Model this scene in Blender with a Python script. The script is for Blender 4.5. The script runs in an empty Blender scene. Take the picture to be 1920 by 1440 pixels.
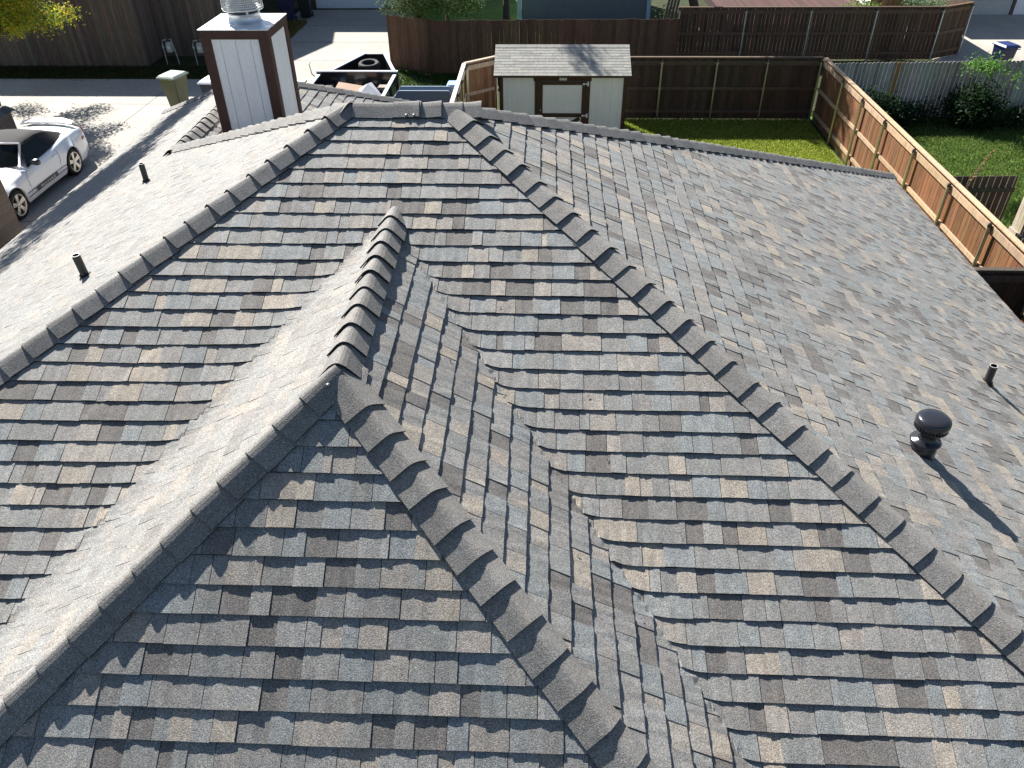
import bpy, math, random
import numpy as np
from mathutils import Vector, Matrix
random.seed(7); rng = np.random.default_rng(7)
R = math.radians
S = bpy.context.scene
# ------------------------------------------------------------------ camera, sky, sun, exposure
SUN_AZ, SUN_EL = 35.0, 39.0          # degrees west of +Y, above the horizon
cam = bpy.data.cameras.new('camera'); co = bpy.data.objects.new('camera', cam); S.collection.objects.link(co)
cam.sensor_width = 36; cam.lens = 36*1446.88/1920; cam.clip_end = 600; cam.clip_start = .1
GZ = 6.1
def cam_axes(t, y, r):
    f = Vector((-math.sin(y)*math.cos(t), math.cos(y)*math.cos(t), -math.sin(t)))
    ri = Vector((math.cos(y), math.sin(y), 0)); up = ri.cross(f)
    return math.cos(r)*ri+math.sin(r)*up, -math.sin(r)*ri+math.cos(r)*up, f
a_, b_, c_ = cam_axes(.6535081, .0455410, -.0114287)
M = Matrix((a_, b_, -c_)).transposed().to_4x4(); M.translation = Vector((.73295, -6.2269, 1.96584+GZ)); co.matrix_world = M
S.camera = co
W = bpy.data.worlds.new('World'); S.world = W; W.use_nodes = True
wn = W.node_tree; bg = wn.nodes['Background']; sk = wn.nodes.new('ShaderNodeTexSky')
sk.sky_type = 'NISHITA'; sk.sun_disc = False; sk.sun_elevation = R(SUN_EL); sk.sun_rotation = R(-SUN_AZ); sk.altitude = 200
sk.air_density = 1.0; sk.dust_density = .6; sk.ozone_density = 1.2
wn.links.new(sk.outputs[0], bg.inputs[0]); bg.inputs[1].default_value = .05
sl = bpy.data.lights.new('sun', 'SUN'); so = bpy.data.objects.new('sun', sl); S.collection.objects.link(so)
sl.energy = 5.0; sl.angle = R(.5); sl.color = (1, .965, .90)
sd_ = Vector((-math.sin(R(SUN_AZ))*math.cos(R(SUN_EL)), math.cos(R(SUN_AZ))*math.cos(R(SUN_EL)), math.sin(R(SUN_EL))))
so.rotation_euler = sd_.to_track_quat('Z', 'Y').to_euler(); so.location = (0, 0, 40)
S.view_settings.view_transform = 'Standard'; S.view_settings.look = 'None'; S.view_settings.exposure = 1.38; S.view_settings.gamma = 1
S.render.engine = 'CYCLES'; S.cycles.max_bounces = 6

# ------------------------------------------------------------------ materials
class NT:
    def __init__(s, name, rough=.7, spec=.4, metal=0):
        s.m = bpy.data.materials.new(name); s.m.use_nodes = True; s.t = s.m.node_tree; s.b = s.t.nodes['Principled BSDF']
        s.b.inputs['Roughness'].default_value = rough; s.b.inputs['Specular IOR Level'].default_value = spec; s.b.inputs['Metallic'].default_value = metal
        s.co = None
    def n(s, k, **kw):
        x = s.t.nodes.new('ShaderNode'+k)
        for a, v in kw.items(): setattr(x, a, v)
        return x
    def link(s, a, b): s.t.links.new(a, b)
    def coord(s):
        if not s.co: s.co = s.n('TexCoord').outputs['Object']
        return s.co
    def noise(s, sc, det=3, rough=.55, scale3=None, dist=0):
        x = s.n('TexNoise'); x.inputs['Scale'].default_value = sc; x.inputs['Detail'].default_value = det; x.inputs['Roughness'].default_value = rough; x.inputs['Distortion'].default_value = dist
        if scale3:
            mp = s.n('Mapping'); mp.inputs['Scale'].default_value = scale3; s.link(s.coord(), mp.inputs[0]); s.link(mp.outputs[0], x.inputs[0])
        else: s.link(s.coord(), x.inputs[0])
        return x.outputs[0]
    def ramp(s, fac, stops):
        x = s.n('ValToRGB'); e = x.color_ramp.elements
        while len(e) < len(stops): e.new(.5)
        for i, (p, c) in enumerate(stops):
            e[i].position = p; e[i].color = (c if isinstance(c, (tuple, list)) else (c, c, c))[:3]+(1,) if isinstance(c, tuple) else (c, c, c, 1)
        s.link(fac, x.inputs[0]); return x.outputs[0]
    def mix(s, fac, a, b, mode='MIX'):
        x = s.n('Mix', data_type='RGBA', blend_type=mode)
        for i, v in ((0, fac), (6, a), (7, b)):
            if hasattr(v, 'is_linked'): s.link(v, x.inputs[i])
            else: x.inputs[i].default_value = v if i == 0 else tuple(v)+(1,)
        return x.outputs[2]
    def attr(s): x = s.n('Attribute', attribute_name='col'); return x.outputs['Color']
    def col(s, c):
        if hasattr(c, 'is_linked'): s.link(c, s.b.inputs['Base Color'])
        else: s.b.inputs['Base Color'].default_value = tuple(c)+(1,)
        return s
    def bump(s, h, st=.3, d=.01):
        x = s.n('Bump'); x.inputs['Strength'].default_value = st; x.inputs['Distance'].default_value = d; s.link(h, x.inputs['Height']); s.link(x.outputs[0], s.b.inputs['Normal']); return s
MAT = {}
def simple(name, c, rough=.6, spec=.4, metal=0, var=.15, sc=6, bump=0):
    m = NT(name, rough, spec, metal); nz = m.noise(sc, 4)
    m.col(m.mix(1.0, c, m.ramp(nz, [(.3, 1-var), (.7, 1+var*.3)]), 'MULTIPLY'))
    if bump: m.bump(m.noise(sc*8, 3), bump, .005)
    MAT[name] = m.m; return m.m
def attr_mat(name, rough=.75, spec=.3, var=.25, sc=8, scale3=None, bump=.2, metal=0, fine=None):
    m = NT(name, rough, spec, metal); nz = m.noise(sc, 5, .6, scale3)
    c = m.mix(1.0, m.attr(), m.ramp(nz, [(.25, 1-var), (.75, 1+var*.4)]), 'MULTIPLY')
    if fine: c = m.mix(1.0, c, m.ramp(m.noise(fine[0], 2), [(.3, 1-fine[1]), (.7, 1+fine[1])]), 'MULTIPLY')
    m.col(c); m.bump(nz, bump, .005); MAT[name] = m.m; return m.m
# asphalt shingle: colour blend per tab, mineral granules, slight blotches
m = NT('shingle', .82, .35)
gr = m.noise(170, 2, .75); g2 = m.noise(95, 3, .7); bl = m.noise(1.3, 4, .6); bl2 = m.noise(14, 3, .6)
c = m.mix(1.0, m.attr(), m.ramp(gr, [(.30, .35), (.5, .98), (.68, 1.9)]), 'MULTIPLY')
c = m.mix(1.0, c, m.ramp(g2, [(.3, .78), (.7, 1.25)]), 'MULTIPLY')
c = m.mix(1.0, c, m.ramp(bl2, [(.3, .86), (.7, 1.1)]), 'MULTIPLY')
c = m.mix(1.0, c, m.ramp(bl, [(.3, .9), (.7, 1.07)]), 'MULTIPLY')
c = m.mix(m.ramp(m.noise(9, 4, .65), [(.45, 0.0), (.72, .5)]), c, m.mix(1.0, c, (1.2, 1.08, .96), 'MULTIPLY')); c = m.mix(m.ramp(m.noise(7, 4, .7, (1, 1, 1), .6), [(.45, 0.0), (.72, .6)]), c, m.mix(1.0, c, (.74, .76, .78), 'MULTIPLY'))
sc_ = m.noise(330, 0); c = m.mix(m.ramp(sc_, [(.66, 0.0), (.72, .55)]), c, (.42, .38, .34))
m.col(c); m.bump(gr, .55, .004); MAT['shingle'] = m.m
simple('underlay', (.03, .03, .032), .9)
simple('lip', (.025, .025, .028), .9)
attr_mat('wood', .8, .2, .45, 3, (9, 9, 1.2), .3)
attr_mat('paint', .5, .4, .12, 5, None, .05)
attr_mat('metal', .38, .5, .2, 10, None, .05, .85)
attr_mat('plastic', .42, .45, .15, 6, None, .05)
attr_mat('leaf', .7, .2, .2, 3, None, 0)
_t = MAT['leaf'].node_tree; _p = _t.nodes['Principled BSDF']; _tr = _t.nodes.new('ShaderNodeBsdfTranslucent'); _mx = _t.nodes.new('ShaderNodeMixShader'); _mx.inputs[0].default_value = .38
_t.links.new(_p.inputs['Base Color'].links[0].from_socket, _tr.inputs[0]); _t.links.new(_p.outputs[0], _mx.inputs[1]); _t.links.new(_tr.outputs[0], _mx.inputs[2]); _t.links.new(_mx.outputs[0], _t.nodes['Material Output'].inputs[0])
attr_mat('barky', .9, .2, .5, 10, (3, 3, .6), .6)
attr_mat('stone', .85, .2, .3, 12, None, .3)
def weathered(name, c):
    m = NT(name, .58, .35); st = m.noise(5, 5, .65, (3.5, 3.5, .35)); dt = m.noise(22, 4, .7); bl = m.noise(1.5, 3)
    k = m.mix(1.0, c, m.ramp(st, [(.35, .94), (.6, 1.0)]), 'MULTIPLY'); k = m.mix(1.0, k, m.ramp(dt, [(.3, .93), (.55, 1.0)]), 'MULTIPLY'); k = m.mix(m.ramp(bl, [(.55, 0.0), (.8, .18)]), k, (.55, .5, .42))
    m.col(k); m.bump(dt, .08, .002); MAT[name] = m.m
weathered('white_paint', (.90, .90, .89))
weathered('cream_paint', (.92, .875, .885))
simple('brown_trim', (.075, .036, .027), .6, .3, 0, .25, 5)
simple('galvanised', (.62, .64, .66), .35, .5, .75, .25, 7)
simple('white_metal', (.82, .83, .84), .4, .5, .1, .12, 5)
simple('black_plastic', (.02, .02, .021), .35, .5, 0, .1)
simple('abs_pipe', (.035, .035, .038), .55, .4, 0, .3, 20)
simple('tyre', (.018, .018, .018), .75, .3)
simple('lead', (.25, .26, .27), .5, .5, .6)
simple('rubber', (.02, .02, .02), .7, .3)
m = NT('black_gloss', .22, .5, .0); m.col((.018, .019, .022)); m.b.inputs['Coat Weight'].default_value = .6; MAT['black_gloss'] = m.m
m = NT('turbine_black', .22, .6, .35); m.col((.03, .032, .04)); m.bump(m.noise(6, 2), .12, .03); MAT['turbine_black'] = m.m
m = NT('car_white', .3, .5); m.col((.80, .81, .83)); m.b.inputs['Coat Weight'].default_value = 1; m.b.inputs['Coat Roughness'].default_value = .04; MAT['car_white'] = m.m
m = NT('glass_dark', .12, .18); m.col((.004, .006, .006)); MAT['glass_dark'] = m.m
simple('soft_top', (.025, .025, .028), .85, .25, 0, .25, 30, .2)
m = NT('wheel_alloy', .3, .5, .8); m.col((.62, .60, .56)); MAT['wheel_alloy'] = m.m
m = NT('tail_red', .2, .5); m.col((.35, .01, .01)); MAT['tail_red'] = m.m
m = NT('concrete', .85, .25); a = m.noise(.35, 5, .6); b = m.noise(5, 5, .6); d = m.noise(60, 2, .6)
c = m.mix(1.0, (.385, .355, .315), m.ramp(a, [(.3, .80), (.7, 1.1)]), 'MULTIPLY'); c = m.mix(1.0, c, m.ramp(b, [(.3, .87), (.7, 1.08)]), 'MULTIPLY'); c = m.mix(1.0, c, m.ramp(d, [(.3, .9), (.7, 1.08)]), 'MULTIPLY')
m.col(c); m.bump(d, .15, .003); MAT['concrete'] = m.m
def grass_mat(name, c1, c2, dry):
    m = NT(name, .9, .15); n1 = m.noise(1.1, 5, .65); n2 = m.noise(16, 4, .7); n3 = m.noise(90, 2, .7)
    c = m.mix(m.ramp(n1, [(.38, 0.0), (.66, 1.0)]), c1, c2); c = m.mix(m.ramp(m.noise(2.3, 5, .7), [(.56, 0.0), (.72, .8)]), c, dry)
    c = m.mix(1.0, c, m.ramp(n2, [(.3, .6), (.7, 1.3)]), 'MULTIPLY'); c = m.mix(1.0, c, m.ramp(n3, [(.3, .6), (.7, 1.4)]), 'MULTIPLY')
    m.col(c); m.bump(n2, .7, .03); MAT[name] = m.m
grass_mat('grass_yard', (.09, .13, .02), (.19, .22, .035), (.25, .22, .08))
grass_mat('grass_lush', (.06, .13, .02), (.11, .20, .03), (.14, .19, .045))
grass_mat('soil_leaf', (.045, .045, .022), (.03, .05, .014), (.12, .08, .04))
m = NT('brick', .85, .2); bt = m.n('TexBrick'); mp = m.n('Mapping'); mp.inputs['Rotation'].default_value = (R(90), 0, R(90)); m.link(m.coord(), mp.inputs[0]); m.link(mp.outputs[0], bt.inputs[0])
bt.inputs['Scale'].default_value = 1; bt.inputs['Brick Width'].default_value = .21; bt.inputs['Row Height'].default_value = .075; bt.inputs['Mortar Size'].default_value = .007
bt.inputs['Color1'].default_value = (.20, .16, .13, 1); bt.inputs['Color2'].default_value = (.13, .105, .09, 1); bt.inputs['Mortar'].default_value = (.10, .095, .09, 1)
m.col(m.mix(1.0, bt.outputs[0], m.ramp(m.noise(25, 3), [(.3, .7), (.7, 1.2)]), 'MULTIPLY')); m.bump(bt.outputs[1], -.4, .006); MAT['brick'] = m.m
mp2 = m.m.copy(); mp2.name = 'brick_front'; mp2.node_tree.nodes['Mapping'].inputs['Rotation'].default_value = (R(90), 0, 0); MAT['brick_front'] = mp2
WHITE = (1, 1, 1)

# ------------------------------------------------------------------ mesh builder
def link(o): S.collection.objects.link(o); return o
class MB:
    def __init__(s): s.v = []; s.f = []; s.c = []; s.mi = []; s.cur = WHITE; s.m = 0
    def add(s, vs, fs, col=None, mi=None):
        b = len(s.v); s.v.extend([tuple(v) for v in vs]); c = col or s.cur; k = s.m if mi is None else mi
        for f in fs: s.f.append(tuple(i+b for i in f)); s.c.append(c); s.mi.append(k)
        return s
    def hexa(s, p, col=None, mi=None):  # 8 corners: bottom 0-3 ccw, top 4-7
        return s.add(p, [(0, 3, 2, 1), (4, 5, 6, 7), (0, 1, 5, 4), (1, 2, 6, 5), (2, 3, 7, 6), (3, 0, 4, 7)], col, mi)
    def box(s, x0, x1, y0, y1, z0, z1, col=None, mi=None):
        return s.hexa([(x0, y0, z0), (x1, y0, z0), (x1, y1, z0), (x0, y1, z0), (x0, y0, z1), (x1, y0, z1), (x1, y1, z1), (x0, y1, z1)], col, mi)
    def bar(s, a, b, w, h, up=(0, 0, 1), col=None, mi=None):  # box along a->b, w sideways, h along up
        a = Vector(a); b = Vector(b); d = (b-a).normalized(); up = Vector(up); sd = d.cross(up).normalized(); u = sd.cross(d)
        q = [a-sd*w/2-u*h/2, a+sd*w/2-u*h/2, b+sd*w/2-u*h/2, b-sd*w/2-u*h/2]
        return s.hexa(q+[x+u*h for x in q], col, mi)
    def tube(s, pts, r, n=10, col=None, cap=True, mi=None):
        pts = [Vector(p) for p in pts]; rs = r if isinstance(r, (list, tuple)) else [r]*len(pts); vs = []; fs = []
        for i, p in enumerate(pts):
            d = (pts[min(i+1, len(pts)-1)]-pts[max(i-1, 0)]).normalized(); ax = Vector((0, 0, 1)) if abs(d.z) < .9 else Vector((1, 0, 0))
            u = d.cross(ax).normalized(); w = u.cross(d)
            for k in range(n): t = 2*math.pi*k/n; vs.append(p+u*math.cos(t)*rs[i]+w*math.sin(t)*rs[i])
        for i in range(len(pts)-1):
            for k in range(n): fs.append((i*n+k, i*n+(k+1) % n, (i+1)*n+(k+1) % n, (i+1)*n+k))
        if cap: fs.append(tuple(range(n))); fs.append(tuple((len(pts)-1)*n+k for k in range(n-1, -1, -1)))
        return s.add(vs, fs, col, mi)
    def lathe(s, prof, o=(0, 0, 0), ax=(0, 0, 1), n=24, col=None, mi=None):
        o = Vector(o); ax = Vector(ax).normalized(); u = ax.orthogonal().normalized(); w = ax.cross(u); vs = []; fs = []
        for r, h in prof:
            for k in range(n): t = 2*math.pi*k/n; vs.append(o+ax*h+(u*math.cos(t)+w*math.sin(t))*r)
        for i in range(len(prof)-1):
            for k in range(n): fs.append((i*n+k, i*n+(k+1) % n, (i+1)*n+(k+1) % n, (i+1)*n+k))
        return s.add(vs, fs, col, mi)
    def build(s, name, mat, parent=None, smooth=False, bevel=0):
        me = bpy.data.meshes.new(name); me.from_pydata(s.v, [], s.f)
        mats = mat if isinstance(mat, list) else [mat]
        for x in mats: me.materials.append(MAT[x])
        ca = me.color_attributes.new('col', 'FLOAT_COLOR', 'CORNER')
        cnt = np.array([len(f) for f in s.f]); cc = np.array([tuple(c)[:3]+(1,) for c in s.c], dtype=np.float32)
        ca.data.foreach_set('color', np.repeat(cc, cnt, axis=0).ravel())
        if len(mats) > 1: me.polygons.foreach_set('material_index', s.mi)
        if smooth: me.polygons.foreach_set('use_smooth', [True]*len(s.f))
        me.update(); o = link(bpy.data.objects.new(name, me))
        if bevel:
            bv = o.modifiers.new('bevel', 'BEVEL'); bv.width = bevel; bv.segments = 2; bv.limit_method = 'ANGLE'
        if parent is not None: o.parent = parent; o.matrix_parent_inverse = Matrix.Translation(-parent.location)
        return o
def np_quads(name, mat, V, C, parent=None):   # V (n,4,3) C (n,3)
    n = len(V); me = bpy.data.meshes.new(name)
    me.vertices.add(n*4); me.vertices.foreach_set('co', V.astype(np.float32).ravel()); me.loops.add(n*4); me.loops.foreach_set('vertex_index', np.arange(n*4, dtype=np.int32))
    me.polygons.add(n); me.polygons.foreach_set('loop_start', np.arange(0, n*4, 4, dtype=np.int32)); me.polygons.foreach_set('loop_total', np.full(n, 4, dtype=np.int32))
    ca = me.color_attributes.new('col', 'FLOAT_COLOR', 'CORNER'); cc = np.concatenate([C, np.ones((n, 1))], 1).astype(np.float32)
    ca.data.foreach_set('color', np.repeat(cc, 4, axis=0).ravel()); me.materials.append(MAT[mat]); me.update(); me.validate()
    o = link(bpy.data.objects.new(name, me))
    if parent is not None: o.parent = parent; o.matrix_parent_inverse = Matrix.Translation(-parent.location)
    return o
def tag(o, label=None, cat=None, group=None, kind=None):
    if label: o['label'] = label
    if cat: o['category'] = cat
    if group: o['group'] = group
    if kind: o['kind'] = kind
    return o
def empty(name, loc, label=None, cat=None, group=None):
    o = link(bpy.data.objects.new(name, None)); o.location = loc; o.empty_display_size = .2
    return tag(o, label, cat, group)
def jit(c, a=.1):
    k = 1+random.uniform(-a, a); return tuple(max(0, x*k*(1+random.uniform(-a, a)*.3)) for x in c)

# ------------------------------------------------------------------ structure: ground
def sheet(name, poly, z, mat, thick=0):
    b = MB(); n = len(poly); b.add([(x, y, z) for x, y in poly], [tuple(range(n))])
    if thick: b.add([(x, y, z) for x, y in poly]+[(x, y, z-thick) for x, y in poly], [(i, n+i, n+(i+1) % n, (i+1) % n) for i in range(n)])
    return tag(b.build(name, mat), kind='structure')
sheet('ground', [(-250, -250), (250, -250), (250, 350), (-250, 350)], -.03, 'soil_leaf')
sheet('alley', [(-60, 17.2), (-15.9, 17.2), (-15.1, 16.0), (-14.6, 14.5), (-14.4, -12), (-6.9, -12), (-6.9, 12), (-3.5, 14), (-1.9, 14), (-1.9, 21.0), (-5.0, 23.2), (-5.3, 33.2), (-10.9, 33.2), (-10.9, 22.0), (-60, 22.0)], 0, 'concrete', .1)
sheet('driveway', [(15.3, 18.6), (45, 18.6), (45, 32.0), (15.3, 32.0)], .004, 'concrete', .1)
sheet('lawn', [(-1.7, 8.2), (8.85, 8.2), (8.85, 17.85), (-1.7, 17.85)], -.004, 'grass_yard')
sheet('neighbour_lawn', [(8.95, -6), (16.4, -6), (16.4, 18.6), (8.95, 18.6)], -.006, 'grass_lush')
sheet('far_lawn', [(-4.9, 23.0), (5.2, 23.0), (5.2, 60), (-4.9, 60)], -.005, 'grass_lush')
sheet('grass_verge', [(-60, 22.0), (-11, 22.0), (-11, 36), (-60, 36)], -.008, 'soil_leaf')
b = MB()   # expansion joints in the concrete: dark sealant strips set into the slab
for y in (19.2, 14.6, 10.4): b.box(-14.3, -7, y-.008, y+.008, .001, .004)
for x in (-12.4, -9.2): b.box(x-.008, x+.008, 8, 21.9, .001, .0038)
for y in (24.5, 27.2, 30.1): b.box(-10.8, -5.4, y-.01, y+.01, .001, .004)
for x in (-20, -25): b.box(x-.01, x+.01, 17.4, 21.9, .001, .004)
tag(b.build('concrete_joints', 'underlay'), kind='structure')
def tufts(name, poly_pts, n, hgt, cols, dens_fn=None):
    x0, x1, y0, y1 = poly_pts; X = rng.uniform(x0, x1, n); Y = rng.uniform(y0, y1, n)
    if dens_fn is not None: k = dens_fn(X, Y); X = X[k]; Y = Y[k]; n = len(X)
    a = rng.uniform(0, 2*np.pi, n); w = rng.uniform(.008, .018, n); h = hgt*rng.uniform(.5, 1.3, n); l = rng.uniform(-.6, .6, (n, 2))*h[:, None]
    dx = np.cos(a)*w; dy = np.sin(a)*w; z = np.zeros(n)
    V = np.stack([np.stack([X-dx, Y-dy, z], 1), np.stack([X+dx, Y+dy, z], 1), np.stack([X+l[:, 0]+dx*.2, Y+l[:, 1]+dy*.2, h], 1), np.stack([X+l[:, 0]-dx*.2, Y+l[:, 1]-dy*.2, h], 1)], 1)
    C = np.array(cols)[rng.integers(0, len(cols), n)]*rng.uniform(.6, 1.35, (n, 1))
    return tag(np_quads(name, 'leaf', V, C), kind='stuff')
gy = [(.30, .40, .04), (.38, .44, .06), (.44, .42, .12), (.18, .28, .04)]
tag(tufts('grass', (2.5, 8.8, 12.5, 17.9), 70000, .05, gy), 'short patchy yellow green grass of the fenced back yard', 'grass')
tag(tufts('grass', (9.0, 16.4, 9.6, 18.4), 80000, .055, [(.10, .18, .03), (.15, .23, .05), (.07, .12, .025), (.20, .22, .08)]), 'lush green grass of the neighbouring yard beyond the reddish fence', 'grass')
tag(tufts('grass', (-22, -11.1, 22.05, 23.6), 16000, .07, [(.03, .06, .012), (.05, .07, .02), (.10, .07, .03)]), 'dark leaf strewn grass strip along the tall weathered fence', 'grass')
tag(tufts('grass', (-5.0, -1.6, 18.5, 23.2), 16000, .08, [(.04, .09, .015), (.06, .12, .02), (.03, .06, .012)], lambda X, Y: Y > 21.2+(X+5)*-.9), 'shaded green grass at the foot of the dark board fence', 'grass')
tag(tufts('grass', (-10.95, -9.9, 27.0, 30.6), 4000, .16, [(.30, .22, .09), (.20, .16, .06), (.10, .13, .03)]), 'dry straw coloured grass at the far driveway edge', 'grass')
# fallen leaves on the verge and alley
b = MB()
for i in range(900):
    if i < 820: x, y = random.uniform(-21, -11.2), random.uniform(21.7, 23.4)
    else: x, y = random.uniform(-16.6, -14.3), random.uniform(14.5, 20)
    a = random.uniform(0, 6.28); r = random.uniform(.02, .045); z = .012+random.uniform(0, .02)
    b.add([(x+r*math.cos(a), y+r*math.sin(a), z), (x+r*.5*math.cos(a+1.6), y+r*.5*math.sin(a+1.6), z+.01), (x-r*math.cos(a), y-r*math.sin(a), z), (x+r*.5*math.cos(a-1.6), y+r*.5*math.sin(a-1.6), z+.008)], [(0, 1, 2, 3)], jit(random.choice([(.28, .17, .06), (.20, .12, .05), (.33, .27, .09), (.10, .08, .03)]), .3))
tag(tag(b.build('fallen_leaves', 'leaf'), kind='stuff'), 'brown fallen leaves scattered along the alley edge', 'leaves')

# ------------------------------------------------------------------ the house and its roof
GZ = 6.1-.036      # the fitted lines follow the tops of the raised caps
P, PE, A_, WE, WW = .47908, .51118, .84688, 7.0869, 6.3428
C0 = .2149; EX = .143
XD, SD, YD, PS, PG = -.36829, 1.01849, -2.89867, .68037, .67184
SW, YE = 3.18036, 6.63921
XR = -A_-SW; ZR = -PE*SW; ZDr = -P*SD
ZE = -PE*WE; ZW = -PE*WW; ZL = -3.45
zF = lambda x, y: P*y
zE = lambda x, y: -PE*x
zW = lambda x, y: PE*(x+A_)
zB = lambda x, y: -P*y
zDW = lambda x, y: ZDr+PS*(x-XD)
zDE = lambda x, y: ZDr-PS*(x-XD)
zG = lambda x, y: ZDr+PG*(y-YD)
zWE = lambda x, y: ZR-PE*(x-XR)
zWN = lambda x, y: ZR-PE*(y-YE)
def smax(a, b, r): return .5*(a+b+math.sqrt((a-b)**2+r*r))
def clip_poly(poly, nx, ny, c):     # keep nx*x+ny*y<=c
    out = []
    for i in range(len(poly)):
        p, q = poly[i], poly[(i+1) % len(poly)]; dp = nx*p[0]+ny*p[1]-c; dq = nx*q[0]+ny*q[1]-c
        if dp <= 0: out.append(p)
        if (dp < 0 < dq) or (dq < 0 < dp): t = dp/(dp-dq); out.append((p[0]+t*(q[0]-p[0]), p[1]+t*(q[1]-p[1])))
    return out
def clip_convex(poly, conv):
    for i in range(len(conv)):
        p, q = conv[i], conv[(i+1) % len(conv)]; nx, ny = q[1]-p[1], -(q[0]-p[0])
        poly = clip_poly(poly, nx, ny, nx*p[0]+ny*p[1])
        if len(poly) < 3: return []
    return poly
BLUE, MID, TAN, DARK, LITE, PINK = (.188, .201, .203), (.190, .185, .178), (.285, .252, .211), (.128, .120, .113), (.218, .216, .208), (.250, .229, .205)
SAGE = (.188, .191, .184)
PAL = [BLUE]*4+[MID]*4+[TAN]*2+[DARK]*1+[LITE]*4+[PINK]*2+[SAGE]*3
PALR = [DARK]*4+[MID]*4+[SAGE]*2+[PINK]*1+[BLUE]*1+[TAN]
house = empty('house', (0, -1, 0), 'brick house under a large grey and tan shingled hip roof, filling the foreground', 'house')
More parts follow.
